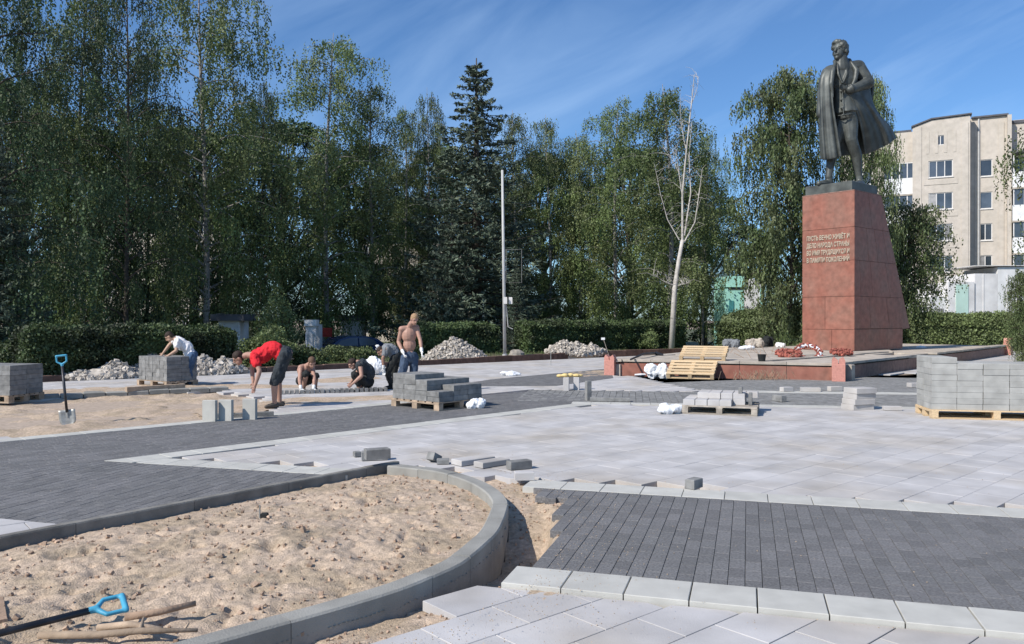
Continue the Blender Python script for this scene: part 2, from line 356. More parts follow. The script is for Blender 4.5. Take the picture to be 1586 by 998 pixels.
def pave(name, label, reg, ang, size, m, z=0, gap=.004, thick=.07, origin=(0, 0), skip=None, keepcut=None, bond=.5, ch=.003, single=300, jit=.0012, far=18, piece='paver', parent=None, base=True):
    """lay pavers over a convex region, cut to its outline: nearest ones as objects, the rest as one mesh"""
    reg = ccw([tuple(p) for p in reg]); ca, sa = math.cos(ang), math.sin(ang); l, w = size
    if parent is None: parent = empty(name, (0, 0, 0), label, kind='structure')
    if base:
        b = MB(); b.prism(reg, z-thick-.05, z-thick); b.build('bedding', M['bedding'], parent)
    loc = [((p[0]-origin[0])*ca+(p[1]-origin[1])*sa, -(p[0]-origin[0])*sa+(p[1]-origin[1])*ca) for p in reg]
    i0, i1 = int(min(p[0] for p in loc)//l)-1, int(max(p[0] for p in loc)//l)+2
    j0, j1 = int(min(p[1] for p in loc)//w)-1, int(max(p[1] for p in loc)//w)+2
    items = []
    for j in range(j0, j1):
        off = bond*l*(j % 2)+(random.uniform(-.2, .2)*l if bond and l < .3 else 0)
        for i in range(i0, i1):
            x0, y0 = i*l+off, j*w; g = gap/2
            c = (x0+l/2, y0+w/2); wx, wy = origin[0]+c[0]*ca-c[1]*sa, origin[1]+c[0]*sa+c[1]*ca
            if not inview(wx, wy) : continue
            if skip and skip(wx, wy): continue
            q = [(x0+g, y0+g), (x0+l-g, y0+g), (x0+l-g, y0+w-g), (x0+g, y0+w-g)]
            q = [(origin[0]+a*ca-b_*sa, origin[1]+a*sa+b_*ca) for a, b_ in q]
            full = all((reg[(k+1) % len(reg)][0]-reg[k][0])*(p[1]-reg[k][1])-(reg[(k+1) % len(reg)][1]-reg[k][1])*(p[0]-reg[k][0]) >= 0 for p in q for k in range(len(reg)))
            if not full:
                q2 = clip(q, reg)
                if len(q2) < 3 or area(q2) < .03*l*w: continue
                # drop near-duplicate corners
                q3 = [p for k, p in enumerate(q2) if math.hypot(p[0]-q2[k-1][0], p[1]-q2[k-1][1]) > 1e-4]
                if len(q3) < 3: continue
                if keepcut and not keepcut(wx, wy, area(q3)/(l*w)): continue
                q = q3
            items.append((math.hypot(wx, wy)+(0 if inframe(wx, wy) else 1000), wx, wy, full, q))
    items.sort(key=lambda t: t[0])
    key = (l, w, thick, ch, m.name)
    if key not in SH:
        b = MB(); b.prism([(-l/2+gap/2, -w/2+gap/2), (l/2-gap/2, -w/2+gap/2), (l/2-gap/2, w/2-gap/2), (-l/2+gap/2, w/2-gap/2)], -thick, 0, ch=ch)
        me = b.mesh(piece); me.materials.append(m); SH[key] = me
    rest = MB()
    for k, (d, wx, wy, full, q) in enumerate(items):
        dz = random.uniform(-jit, jit)*(1 if k < single else .6)
        if k < single and d < far:
            if full:
                o = link(piece, SH[key], parent, (wx, wy, z+dz)); o.rotation_euler = (random.uniform(-1, 1)*jit*2, random.uniform(-1, 1)*jit*2, ang)
            else:
                b = MB(); b.prism([(p[0]-wx, p[1]-wy) for p in q], -thick, 0, ch=ch); b.build(piece, m, parent, loc=(wx, wy, z+dz))
        else: rest.prism(q, z-thick if d < 14 or (d > 999 and d < 1014) else z-.03, z+dz, ch=ch)
    if rest.v: rest.build('paver_field', m, parent, kind='stuff')
    return parent

# planter kerb outline, from the photograph's outer edge of the kerb top
KZ = .045
kp = [(450, 963.6), (530, 941), (622, 912.6), (679.5, 888.7), (721, 868), (756, 839), (775, 817), (787, 785), (784.6, 772), (768.7, 756.5), (737, 740.5), (692, 728), (641, 721), (611, 718)]
kout = [at(x, y, KZ).xy for x, y in kp]
pre = kout[0]-kout[1]; kout = [kout[0]+pre.normalized()*2.2, kout[0]+pre.normalized()*1.1]+kout
def smooth_line(p, n=4):
    o = []
    for i in range(len(p)-1):
        a, b, c, d = p[max(i-1, 0)], p[i], p[i+1], p[min(i+2, len(p)-1)]
        for k in range(n):
            t = k/n; o.append(.5*((2*b)+(c-a)*t+(2*a-5*b+4*c-d)*t*t+(3*b-a-3*c+d)*t**3))
    o.append(p[-1]); return o
kcurve = smooth_line(kout, 5)
def offset(line, d):
    o = []
    for i, p in enumerate(line):
        t = (line[min(i+1, len(line)-1)]-line[max(i-1, 0)]).normalized(); o.append(p+Vector((-t.y, t.x))*d)
    return o
kin = offset(kcurve, .145)
SK0, SK1 = at(0, 829, KZ).xy, at(611, 713.5, KZ).xy          # straight kerb, its far top edge
SKD = (SK1-SK0).normalized(); SKN = Vector((SKD.y, -SKD.x)); SK0 = SK0-SKD*1.5
def segd(x, y, line):
    p = Vector((x, y)); best = 9
    for a, b in zip(line, line[1:]):
        d = b-a; t = max(0, min(1, (p-a).dot(d)/max(d.dot(d), 1e-9))); best = min(best, (p-a-d*t).length)
    return best
kcoarse = kcurve[::3]+[kcurve[-1]]
bed_poly = [tuple(p) for p in kcurve]+[tuple(SK1), tuple(SK0), (SK0.x-1, 1.2), tuple(kcurve[0]-Vector((.5, .8)))]

# --- kerb stones
pk = empty('planter_kerb', (0, 0, 0), 'concrete kerb curving round the sandy planting bed in the foreground', 'kerb')
def kerb_piece(line_o, line_i, z1, z0, m, name='kerb_stone'):
    n = len(line_o); b = MB(); c = .012
    oi = [o.lerp(i_, c/.145) for o, i_ in zip(line_o, line_i)]; ii = [i_.lerp(o, c/.145) for o, i_ in zip(line_o, line_i)]
    rows = []
    for k in range(n):
        rows += [(*line_o[k], z0), (*line_o[k], z1-c), (*oi[k], z1), (*ii[k], z1), (*line_i[k], z1-c), (*line_i[k], z0)]
    fs = [(k*6+j, k*6+(j+1) % 6, (k+1)*6+(j+1) % 6, (k+1)*6+j) for k in range(n-1) for j in range(6)]
    fs += [tuple(range(6)), tuple((n-1)*6+j for j in reversed(range(6)))]
    b.poly(rows, [tuple(reversed(f)) for f in fs]); b.build(name, m, pk)
acc = 0; st = 0
lens = [(kcurve[i+1]-kcurve[i]).length for i in range(len(kcurve)-1)]
i = 0
while i < len(kcurve)-1:
    tgt = .98 if i < 22 else .46; a = i; d = 0
    while i < len(kcurve)-1 and d < tgt: d += lens[i]; i += 1
    lo = kcurve[a:i+1]; li = kin[a:i+1]
    e0 = (lo[1]-lo[0]).normalized()*.004; lo = [lo[0]+e0]+lo[1:]; li = [li[0]+e0]+li[1:]
    dz = random.uniform(-.004, .004)
    kerb_piece(lo, li, KZ+dz, -.50, M['kerb'])
t = 0; Ltot = (SK1-SK0).length
while t < Ltot-.05:
    e = min(t+1.0, Ltot); a, b_ = SK0+SKD*(t+.004), SK0+SKD*e
    kerb_piece([a, b_], [a+SKN*.08, b_+SKN*.08], KZ+random.uniform(-.004, .004), -.30, M['kerbdark']); t += 1.0
# concrete haunching seen beside the straight kerb's end
def hfield(name, poly, step, zf, m, smooth=True, **kw):
    xs = [p[0] for p in poly]; ys = [p[1] for p in poly]
    nx = int((max(xs)-min(xs))/step)+2; ny = int((max(ys)-min(ys))/step)+2; x0, y0 = min(xs), min(ys)
    idx = {}; vs = []; fs = []
    mask = [[inpoly(x0+(i+.5)*step, y0+(j+.5)*step, poly) and inview(x0+i*step, y0+j*step, .25) for i in range(nx)] for j in range(ny)]
    def vid(i, j):
        k = (i, j)
        if k not in idx:
            x, y = x0+i*step, y0+j*step; idx[k] = len(vs); vs.append((x, y, zf(x, y)))
        return idx[k]
    for j in range(ny):
        for i in range(nx):
            if mask[j][i]: fs.append((vid(i, j), vid(i+1, j), vid(i+1, j+1), vid(i, j+1)))
    b = MB(); b.poly(vs, fs); return b.build(name, m, smooth=smooth, **kw)
pits = [(random.uniform(-3.8, 0), random.uniform(3.6, 8.6), random.uniform(.05, .16), random.uniform(.015, .055)) for _ in range(150)]
def lump(x, y):
    v = Vector((x, y, 0))
    h = .036*noise.noise(v*1.1)+.022*noise.noise(v*2.7)+.009*abs(noise.noise(v*7.3))*2+.013*noise.noise(v*15+Vector((0, 0, noise.noise(v*4)*3)))+.013*abs(noise.noise(v*32))
    h += .005*noise.voronoi(v*9.0)[0][0]; p_ = noise.noise(v*9+Vector((3, 1, 7))); h -= .028*max(0, p_-.28)/.3
    return h
def sand_z(x, y):
    h = lump(x, y)
    for a, b, r, d in pits:
        q = ((x-a)**2+(y-b)**2)/(r*r)
        if q < 5: h += d*(1.2*math.exp(-q*.8)*(.5-q*.55)) * (-1)
    e = min(segd(x, y, kcoarse)-.145, -((Vector((x, y))-SK0).dot(Vector((-SKN.x, -SKN.y)))) - .08)
    edge = sstep(0, .5, e)
    return -.055 + h*(.45+.55*edge) + .11*sstep(.2, 1.6, e)*(.6+.5*noise.noise(Vector((x*.9, y*.9, 5))))
hfield('sand_bed', bed_poly, .021, sand_z, M['sand'], kind='structure', label='loose lumpy sand filling the kerbed planting bed')
b = MB()
for _ in range(2800):
    x, y = random.uniform(-4.2, .1), random.uniform(3.2, 9)
    if inpoly(x, y, bed_poly) and inview(x, y):
        r = random.choice([.006, .008, .010, .014, .02]) if random.random() < .93 else random.uniform(.02, .034)
        b.chunk((x, y, sand_z(x, y)+r*.3), r)
b.build('clods', M['clod'], kind='stuff', label='scattered clods and pebbles on the sand of the planting bed')

# sand outside the kerb: trench and unpaved margin
def out_z(x, y):
    d = segd(x, y, kcoarse); tr = math.exp(-((y-6.15)/.85)**2)*(1 if x > -.9 else 0)
    z = -.055-.25*tr*(1-sstep(.30, .42, d))+.03*tr*sstep(.38, .48, d)*0.8
    z -= .05*(1-sstep(.0, .35, d))*(1-tr)*(1 if y < 5.6 else 0)
    return z+lump(x, y)*.55
mp_ = offset(kcurve, -.75)
outer = [tuple(p) for p in kcurve]+[tuple(p) for p in reversed(mp_)]
def out_zz(x, y): return out_z(x, y)
hfield('sand_margin', outer, .025, out_zz, M['sand'], kind='structure', label='bare sand and trench between the curved kerb and the new paving')
b = MB()
for _ in range(500):
    k = random.randrange(8, len(kcurve)-2); p = kcurve[k].lerp(kcurve[k+1], random.random())-offset([kcurve[k], kcurve[k+1]], 1)[0]*0
    n_ = (mp_[k]-kcurve[k]).normalized(); q = p+n_*random.uniform(.04, .5); r = random.uniform(.005, .018)
    b.chunk((q.x, q.y, out_z(q.x, q.y)+r*.3), r)
b.build('pebbles', M['clod'], kind='stuff', label='crumbs of stone and sand along the outside of the curved kerb')

b = MB()
for _ in range(3800):
    k = random.randrange(6, len(kcurve)-2); n_ = (mp_[k]-kcurve[k]).normalized(); q = kcurve[k]+n_*(.3+abs(random.gauss(0, .45)))+Vector((random.gauss(0, .1), random.gauss(0, .1)))
    if segd(q.x, q.y, kcoarse) < .5: continue
    r = random.choice([.0015, .002, .0025, .003, .005]); b.chunk((q.x, q.y, .003), r)
for _ in range(1000):
    y = 4.3+random.random()**1.3*10; x = random.uniform(-.6, .66)*y
    if inpoly(x, y, bed_poly) or segd(x, y, kcoarse) < .55: continue
    b.chunk((x, y, .003 if y > 4.9 else -.027), random.choice([.0015, .002, .003, .004, .006]))
b.build('spilled_sand', M['sand'], kind='stuff', label='grains and crumbs of sand spilled over the edge of the new paving')
b = MB(); b.poly([(.35, 2.2, -.13), (10, 1.2, -.13), (10, 8.2, -.13), (.75, 8.2, -.13)], [(0, 1, 2, 3)]); b.build('bedding', M['bedding'], kind='structure', label='sand bedding under the foreground paving')
# --- paving fields
X0, X1 = -9, 12
def rect(p, u, n, s0, s1, t0, t1): return [tuple(p+u*s0+n*t0), tuple(p+u*s1+n*t0), tuple(p+u*s1+n*t1), tuple(p+u*s0+n*t1)]
inside_bed = lambda x, y: inpoly(x, y, bed_poly)
wob = lambda x, y: .12*noise.noise(Vector((x*3, y*3, 1)))
def near_kerb(x, y, m_): return inside_bed(x, y) or (segd(x, y, kcoarse) < m_+wob(x, y)) or (segd(x, y, [SK0, SK1]) < .05)
# dark band across the foreground, right of the bed
pave('dark_paving', 'dark grey block paving band across the foreground, between two pale stone borders', rect(P2l, U2, N2, -.6, 8.5, 0, (P2u-P2l).dot(N2)), A2+R(90), (.20, .105), M['dark'],
     origin=tuple(P2l), gap=.0028, skip=lambda x, y: near_kerb(x, y, .44), thick=.06, base=False)
# its borders
pave('stone_border', 'pale stone border on the near side of the dark foreground band, standing slightly proud', rect(P2l, U2, N2, -.6, 8.5, -SW, -.004), A2, (.385, SW), M['edge'],
     origin=tuple(P2l-N2*SW), gap=.008, bond=0, skip=lambda x, y: near_kerb(x, y, .14), thick=.09, z=.002, ch=.004, base=False)
pave('stone_border', 'pale stone border on the far side of the dark foreground band', rect(P2u, U2, N2, -.3, 10.5, .004, SW), A2, (.385, SW), M['edge'],
     origin=tuple(P2u), gap=.006, bond=0, skip=lambda x, y: near_kerb(x, y, .42), thick=.06, z=.003)
# near field of larger slabs, laid a little lower
pl = P2l-N2*(SW+.006)
pave('slab_paving', 'light grey slabs laid diagonally in the nearest corner, below the border', rect(pl, U2, N2, -3, 8, -4, 0), R(41), (.50, .34), M['light'],
     origin=(1.71, 4.45), gap=.006, z=-.030, skip=lambda x, y: near_kerb(x, y, .26), thick=.06, ch=.0025, base=False)
# big light field between band 1 and band 2
pM = P2u+N2*(SW+.004); pS = P1-N1*SW
T = isect(pM, U2, pS, U1); Rr = isect(P3, U3, pS, U1)
rnd = random.Random(3)
cutm = {}
def keep_cut(x, y, f):
    if f > .66: return True
    return rnd.random() > (.93 if y < 9.5 else .6)
MF = [tuple(T), tuple(pM+U2*((14-pM.x)/U2.x)), tuple(P3+U3*14), tuple(Rr)]
pave('light_paving', 'wide field of light grey pavers in front of the monument', MF, R(43), (.5, .34), M['light'], origin=(0, 8.6), gap=.003,
     skip=lambda x, y: near_kerb(x, y, .10 if x < -.2 else .28), keepcut=keep_cut, thick=.07)
# border along band 1 and dark band 1
Ta = isect(P2u+N2*SW, U2, P1-N1*SW, U1)
pave('stone_border', 'pale stone border running diagonally along the near edge of the long dark band', [tuple(isect(P1-N1*SW, U1, P2u, U2)), tuple(P1-N1*SW+U1*8.8), tuple(P1-N1*.004+U1*8.8), tuple(isect(P1-N1*.004, U1, P2u, U2))], A1, (.385, SW), M['edge'], origin=tuple(P1-N1*SW), gap=.006, bond=0, thick=.06, z=.004)
# pale border closing the tip, along band 2 left of the bed
lft = lambda x, y: near_kerb(x, y, .02) or x > -1.2
tipx = (isect(P2u, U2, P1-N1*SW, U1)-P2u).dot(U2)
pave('stone_border', 'short pale border at the tip of the light field, behind the straight kerb', [tuple(isect(P2u+N2*.004, U2, P1-N1*(SW+.005), U1)), tuple(P2u+N2*.004-U2*1.2), tuple(P2u+N2*SW-U2*1.2), tuple(isect(P2u+N2*SW, U2, P1-N1*(SW+.005), U1))], A2, (.385, SW), M['edge'], origin=tuple(P2u), gap=.006, bond=0, thick=.06, z=.003, skip=lft)
pave('dark_paving', 'long dark grey paving band running diagonally past the workers', rect(P1, U1, N1, -8, 9.7, 0, 2.5), A1, (.20, .105), M['dark'], origin=tuple(P1), gap=.006, thick=.06)
# dark junction left of the tip, above lower line of band 2
lowL = P2l+N2*0
JL = [tuple(isect(P1, U1, P2l, U2)), tuple(P2l+U2*(-1.0)), tuple(P2u+U2*(-1.0)), tuple(isect(P1, U1, P2u, U2))]
pave('dark_paving', 'dark grey paving between the straight kerb and the tip of the light field', JL, A2+R(90), (.20, .105), M['dark'], origin=tuple(P2l), gap=.006, thick=.06, skip=lambda x, y: near_kerb(x, y, .0) or x > -1)
pave('stone_border', 'pale stone border at the far edge of the long dark band, beside the dug-up sand', rect(P1+N1*2.5, U1, N1, -8, 7.4, .004, .30), A1, (.385, .30), M['edge'], origin=tuple(P1+N1*2.5), gap=.006, bond=0, thick=.06, z=.004)
# light corner at the lower left
pll = P2l-N2*.004
pave('light_paving', 'light paving corner at the left end of the straight kerb', [tuple(pll+U2*(-12)), tuple(pll+U2*(-3.0)), tuple(pll+U2*(-3.0)-N2*2.4), tuple(pll+U2*(-12)-N2*2.4)], R(41), (.5, .34), M['light'], gap=.006, thick=.06,
     skip=lambda x, y: near_kerb(x, y, .0) or x > -2.5 or (Vector((x, y))-SK0).dot(SKN) > -.06)
# band 3 behind the light field
pave('stone_border', 'pale stone border between the light field and the dark band before the monument', rect(P3, U3, N3, 0, 14, .004, .34), A3, (.385, .34), M['edge'], origin=tuple(P3), gap=.006, bond=0, thick=.05, z=.004)
D3 = rect(P3+N3*.345, U3, N3, -1.2, 14, 0, 2.6)
pave('dark_paving', 'dark grey band crossing behind the small pallet of slabs', D3, A3+R(90), (.21, .14), M['slate'], origin=tuple(P3), gap=.006, thick=.05, single=120)
Bs = rect(P3+N3*2.95, U3, N3, 2.8, 14, .004, .5)
pave('stone_border', 'light stripe of pavers in front of the monument terrace', Bs, A3, (.385, .25), M['edge'], origin=tuple(P3+N3*2.95), gap=.006, bond=.5, thick=.05, z=.004, single=60)
D5 = [at(700, 597).xy, at(760, 589).xy, at(945, 571).xy, at(950, 584).xy, at(862, 597).xy, at(740, 602).xy]
D4 = [tuple(P3+N3*3.46+U3*.8), tuple(P3+N3*3.46+U3*15), (21, 26), (15, 27.5), (8.4, 22.3), (3, 24)]
D4 = [tuple(P3+N3*3.46+U3*2.8), tuple(P3+N3*3.46+U3*15), (18, 27), (9, 23), (3.0, 24.4)]
pave('dark_paving', 'grey paving up to the red granite wall of the terrace', D4, A3, (.21, .14), M['slate'], gap=.006, thick=.05, single=0)
D5c = [at(690, 599).xy, at(862, 598).xy, at(950, 586).xy, at(945, 571).xy, at(760, 588).xy]
pave('dark_paving', 'dark diagonal stripe of paving pointing at the far granite pillar', D5c, A1, (.21, .14), M['dark'], gap=.006, thick=.05, single=60, z=.004)
# far light paving up to the park kerb
dk = [ccw([tuple(p) for p in q]) for q in (D3, D4, Bs)]
b1 = rect(P1, U1, N1, -8, 9.7, -.4, 2.8)
sand_l = [tuple(at(-60, 683).xy), tuple(at(0, 679).xy), tuple(at(312, 655).xy), tuple(at(420, 640).xy), tuple(at(440, 622).xy), tuple(at(345, 606).xy), tuple(at(170, 611).xy), tuple(at(0, 622).xy), tuple(at(-60, 627).xy)]
MFc = ccw(MF)
def far_skip(x, y):
    return (x < 0 and y < 10.5) or kdist(x, y) > -.35 or any(inpoly(x, y, q) for q in dk) or inpoly(x, y, b1) or inpoly(x, y, MFc) or inpoly(x, y, sand_l) or (y < P3.y+.3+(x-P3.x)*U3.y/U3.x and x > 0) or inpoly(x, y, PLAT)
PLAT = [(2.9, 23.9), (8.75, 21.6), (23.4, 37.4), (20, 40.5), (9, 33)]
FR = [(-13, 11), (2, 13), (30, 20), (46, 42), (6, 42), (-6, 27.6), (-15.5, 18.5)]
FR = [(-18, 8), (1, 9), (40, 20), (45, 43), (14, 43), (-17, 17)]
pave('light_paving', 'pale dusty paving reaching back to the reddish park kerb', ccw(FR), A1, (.5, .34), M['light'], gap=.006, thick=.05, skip=far_skip, z=.0, single=300, far=40)

# dug-up sand strip beyond the dark band, with a stone edging behind it
def dug_z(x, y):
    v = Vector((x, y, 0)); return -.06+.10*noise.noise(v*.8)+.06*noise.noise(v*2.3)+.04*abs(noise.noise(v*6))
hfield('dug_sand', [tuple(p) for p in sand_l], .06, dug_z, M['sand'], kind='structure', label='dug-up sand strip beyond the long dark band')
def patch(pts, label, h=.03, step=.08, seed=0):
    poly = [tuple(at(*p).xy) for p in pts]
    def zf(x, y):
        e = segd(x, y, [Vector(p) for p in poly]+[Vector(poly[0])]); v = Vector((x, y, seed)); return -.012+(h*(.5+noise.noise(v*1.7))+.02*noise.noise(v*5))*sstep(0, .4, e)+.012*sstep(0, .15, e)
    hfield('sand_patch', poly, step, zf, M['sand'], kind='structure', label=label)
patch([(25, 606), (190, 597), (330, 594), (470, 596), (520, 600), (330, 604), (160, 609), (20, 614)], 'sandy dust strewn over the paving by the tall hedge', seed=1)
patch([(300, 636), (440, 617), (640, 611), (640, 619), (560, 622), (450, 628), (380, 642), (320, 650)], 'strip of raw sand where the crouching workers lay blocks', seed=2)
patch([(480, 588), (570, 580), (600, 586), (560, 592), (490, 594)], 'small patch of sand between the two crouching workers', seed=3, h=.02)
patch([(875, 577), (960, 570), (985, 578), (900, 586)], 'thin sand by the far granite pillar', seed=4, h=.01)
# park kerb
k = empty('park_kerb', (0, 0, 0), 'low reddish concrete kerb between the paving and the lawn', 'kerb')
b = MB()
for a, c in zip(KL[1:], KL[2:]):
    d = c-a; n = int(d.length/1.0); an = math.atan2(d.y, d.x)
    for i in range(n):
        p = a+d*((i+.5)/n)
        if not inview(p.x, p.y): continue
        bb = MB(); bb.box((0, 0, 0), (d.length/n-.012, .12, .34), ch=.015)
        bb.build('kerb_stone', M['kerbred'], k, loc=(p.x, p.y, -.03+random.uniform(-.012, .012)), rz=an)
# grey edging row on the far side of the dug strip
e = empty('edging_row', (0, 0, 0), 'row of grey edging stones laid behind the dug-up sand', 'edging stones')
pa, pb = at(-20, 621).xy, at(352, 604).xy; d = pb-pa; n = 11
for i in range(n):
    p = pa+d*((i+.5)/n); bb = MB(); bb.box((0, 0, 0), (d.length/n-.02, .34, .10), ch=.012)
    bb.build('edging_stone', M['kerb'], e, loc=(p.x, p.y, .03+random.uniform(-.012, .012)), rz=math.atan2(d.y, d.x)+random.uniform(-.01, .01))
# ---------------------------------------------------------------- terrace and monument
DZ = .47
A = Vector((2.9, 23.75)); C = Vector((8.72, 21.45)); E1 = Vector((13.6, 26.7)); E2 = Vector((15.1, 28.3)); Rv = Vector((23.0, 37.0))
tr = empty('terrace', (0, 0, 0), 'raised stone terrace with red granite walls round the foot of the monument', 'terrace')
def wall_run(p, q, mt, hz=DZ, name='cladding_panel', L_=1.15, inset=.02):
    """granite panels along a terrace wall (outside on the right of p->q) and the coping slabs over them"""
    d = q-p; n = max(1, round(d.length/L_)); an = math.atan2(d.y, d.x); u = d.normalized(); nr = Vector((u.y, -u.x)); w = d.length/n
    b = MB(); mid = (p+q)/2-nr*.2; b.box((mid.x, mid.y, hz/2-.09), (d.length-.04, .30, hz-.12), Matrix.Rotation(an, 3, 'Z')); b.build('wall_core', M['coping'], tr)
    for i in range(n):
        c = p+u*w*(i+.5)-nr*(inset+.02)
        b = MB(); b.box((0, 0, 0), (w-.012, .04, hz-.09)); b.build(name, mt, tr, loc=(c.x, c.y, (hz-.09)/2-.02+random.uniform(-.003, .003)), rz=an)
        c = p+u*w*(i+.5)-nr*.19
        b = MB(); b.box((0, 0, 0), (w-.010, .42, .07), ch=.008); b.build('coping_slab', M['coping'], tr, loc=(c.x, c.y, hz-.033+random.uniform(-.004, .004)), rz=an)
wall_run(A, C, M['granite']); wall_run(C, E1, M['browngranite']); wall_run(E2, Rv, M['browngranite'])
B_ = Vector((9.3, 33.4)); G_ = Vector((19.5, 41))
wall_run(B_, A, M['granite'])
top = [tuple(A+Vector((.35, .1))), tuple(C+Vector((0, .45))), tuple(E1+Vector((-.2, .3))), tuple(E1+Vector((-1, 1.1))), tuple(E2+Vector((-1, 1.1))), tuple(E2+Vector((-.3, .2))), tuple(Rv+Vector((-.4, 0))), tuple(G_), tuple(B_+Vector((.3, 0)))]
b = MB(); b.prism(top, .05, DZ-.05); b.build('terrace_fill', M['coping'], tr)
ccw_top = [tuple(A+Vector((.45, .2))), tuple(C+Vector((0, .5))), tuple(E1+Vector((-.4, .4))), tuple(E2+Vector((-1, 1.1))), tuple(Rv+Vector((-.6, .2))), tuple(G_), tuple(B_+Vector((.3, 0)))]
pave('terrace_slabs', '', ccw(ccw_top), R(40), (.8, .8), M['coping'], z=DZ-.006, gap=.012, thick=.035, bond=0, single=300, far=60, piece='floor_slab', parent=tr, base=False, skip=lambda x, y: not inpoly(x, y, top))
# steps in the gap of the wall
for i in range(3):
    mid = (E1+E2)/2; u = (E2-E1).normalized(); nr = Vector((u.y, -u.x)); c = mid-nr*(.55-.32*i-.1)
    b = MB(); b.box((0, 0, 0), ((E2-E1).length-.05, .34, .15), ch=.01); b.build('step', M['coping'], tr, loc=(c.x-.0, c.y, DZ-.16*(i+1)+.05), rz=math.atan2(u.y, u.x))
def bollard(p, rz, label, mt='pinkgranite', s=1.0, h=.62):
    """granite end post with a pair of pointed ears"""
    t = empty('granite_post', (p[0], p[1], -.01), label, 'stone post', rz, group='granite posts at the terrace corners')
    w = .30*s
    b = MB(); b.box((0, 0, h*.36), (w, w, h*.72), ch=.012); b.build('shaft', M[mt], t)
    for sx in (-1, 1):
        b = MB(); x0, x1 = sorted((sx*.01, sx*w/2))
        pr = [(x0, h*.722), (x1, h*.722), (x1, h*.86), ((x0+x1)/2+sx*.03, h*1.0), (x0, h*.88)]
        vs = [(x, -w/2+.01, z) for x, z in pr]+[(x, w/2-.01, z) for x, z in pr]
        b.poly(vs, [(0, 1, 2, 3, 4), (9, 8, 7, 6, 5)]+[(i, i+5, (i+1) % 5+5, (i+1) % 5) for i in range(5)]); b.build('ear', M[mt], t)
bollard((A.x+.02, A.y-.1), R(-21), 'pink granite post with two pointed ears at the far end of the red terrace wall')
bollard((C.x+.02, C.y-.14), R(-21), 'pink granite post with pointed ears at the nearest corner of the terrace', h=.66, s=1.1)
bollard((Rv.x, Rv.y-.1), R(40), 'distant small granite post at the far end of the terrace, in front of the hedge', h=.8)
t = empty('grey_stone_post', (C.x+.42, C.y+.12, 0), 'short grey stone block standing against the brown terrace wall by the corner post', 'stone block', R(45))
b = MB(); b.box((0, 0, .21), (.22, .22, .44), ch=.02); b.build('block', M['coping'], t)

# pedestal: front face looks to the left, body leans outwards to the back
PC = Vector((12.77, 29.7)); uf = Vector((math.cos(R(130)), math.sin(R(130)))); us = Vector((math.cos(R(40)), math.sin(R(40))))   # along the front face, along the side
W = 2.1
ped = empty('pedestal', (PC.x, PC.y, DZ), 'tall red granite pedestal with four lines of raised lettering, widening towards the back', 'pedestal')
H = 6.0
prof = lambda z: 4.65-(z-.83)/(H-.83)*(4.65-2.15)            # depth of the body at height z
def pp(a, s, z): v = uf*a+us*s; return (v.x, v.y, z)
b = MB()
b.poly([pp(.03, .03, .85), pp(W-.03, .03, .85), pp(W-.03, prof(.85)-.03, .85), pp(.03, prof(.85)-.03, .85), pp(.03, .03, H-.02), pp(W-.03, .03, H-.02), pp(W-.03, 2.12, H-.02), pp(.03, 2.12, H-.02)],
       [(0, 1, 2, 3), (7, 6, 5, 4), (0, 4, 5, 1), (1, 5, 6, 2), (2, 6, 7, 3), (3, 7, 4, 0)])
b.poly([pp(.03, .03, 0), pp(W-.03, .03, 0), pp(W-.03, 4.0, 0), pp(.03, 4.0, 0), pp(.03, .03, .86), pp(W-.03, .03, .86), pp(W-.03, 4.0, .86), pp(.03, 4.0, .86)],
       [(0, 1, 2, 3), (7, 6, 5, 4), (0, 4, 5, 1), (1, 5, 6, 2), (2, 6, 7, 3), (3, 7, 4, 0)])
b.build('core', M['browngranite'], ped)
def panel(quad, nrm, th=.035, m='granite', gap=.007):
    """stone panel on a planar quad of points, drawn in by the joint"""
    c = sum((Vector(q) for q in quad), Vector())/4; n = Vector(nrm)
    q = []
    for k in range(4):
        p = Vector(quad[k]); a = (Vector(quad[k-1])-p).normalized(); d = (Vector(quad[(k+1) % 4])-p).normalized(); q.append(p+(a+d)*gap)
    f = [p+n*(.002+random.uniform(0, .003)) for p in q]; bk = [p-n*th for p in q]
    bb = MB(); bb.poly(bk+f, [(0, 1, 2, 3), (7, 6, 5, 4)]+[(i, i+4, (i+1) % 4+4, (i+1) % 4) for i in range(4)])
    bb.build('granite_panel', M[m], ped)
zf = [0, .80, 2.05, 3.40, 4.65, H]
for i in range(5):
    cuts = [0, W] if i in (2, 3, 4) else ([0, W*.55, W] if i == 1 else [0, W*.42, W])
    for a, c in zip(cuts, cuts[1:]): panel([pp(a, 0, zf[i]), pp(a, 0, zf[i+1]), pp(c, 0, zf[i+1]), pp(c, 0, zf[i])], -Vector((us.x, us.y, 0)))
ns = -Vector((uf.x, uf.y, 0))
zs = [.83, 2.05, 3.40, 4.65, H]
for i in range(4):
    d0, d1 = prof(zs[i]), prof(zs[i+1]); cuts = [[0, .28, .62, 1], [0, .12, .36, .72, 1], [0, .33, .55, .8, 1], [0, .5, 1]][i]
    for a, c in zip(cuts, cuts[1:]):
        panel([pp(0, d0*a, zs[i]), pp(0, d0*c, zs[i]), pp(0, d1*c, zs[i+1]), pp(0, d1*a, zs[i+1])], ns, m='granite')
        panel([pp(W, d0*c, zs[i]), pp(W, d0*a, zs[i]), pp(W, d1*a, zs[i+1]), pp(W, d1*c, zs[i+1])], -ns, m='granite')
    panel([pp(0, d0, zs[i]), pp(W, d0, zs[i]), pp(W, d1, zs[i+1]), pp(0, d1, zs[i+1])], Vector((us.x, us.y, .4)).normalized())
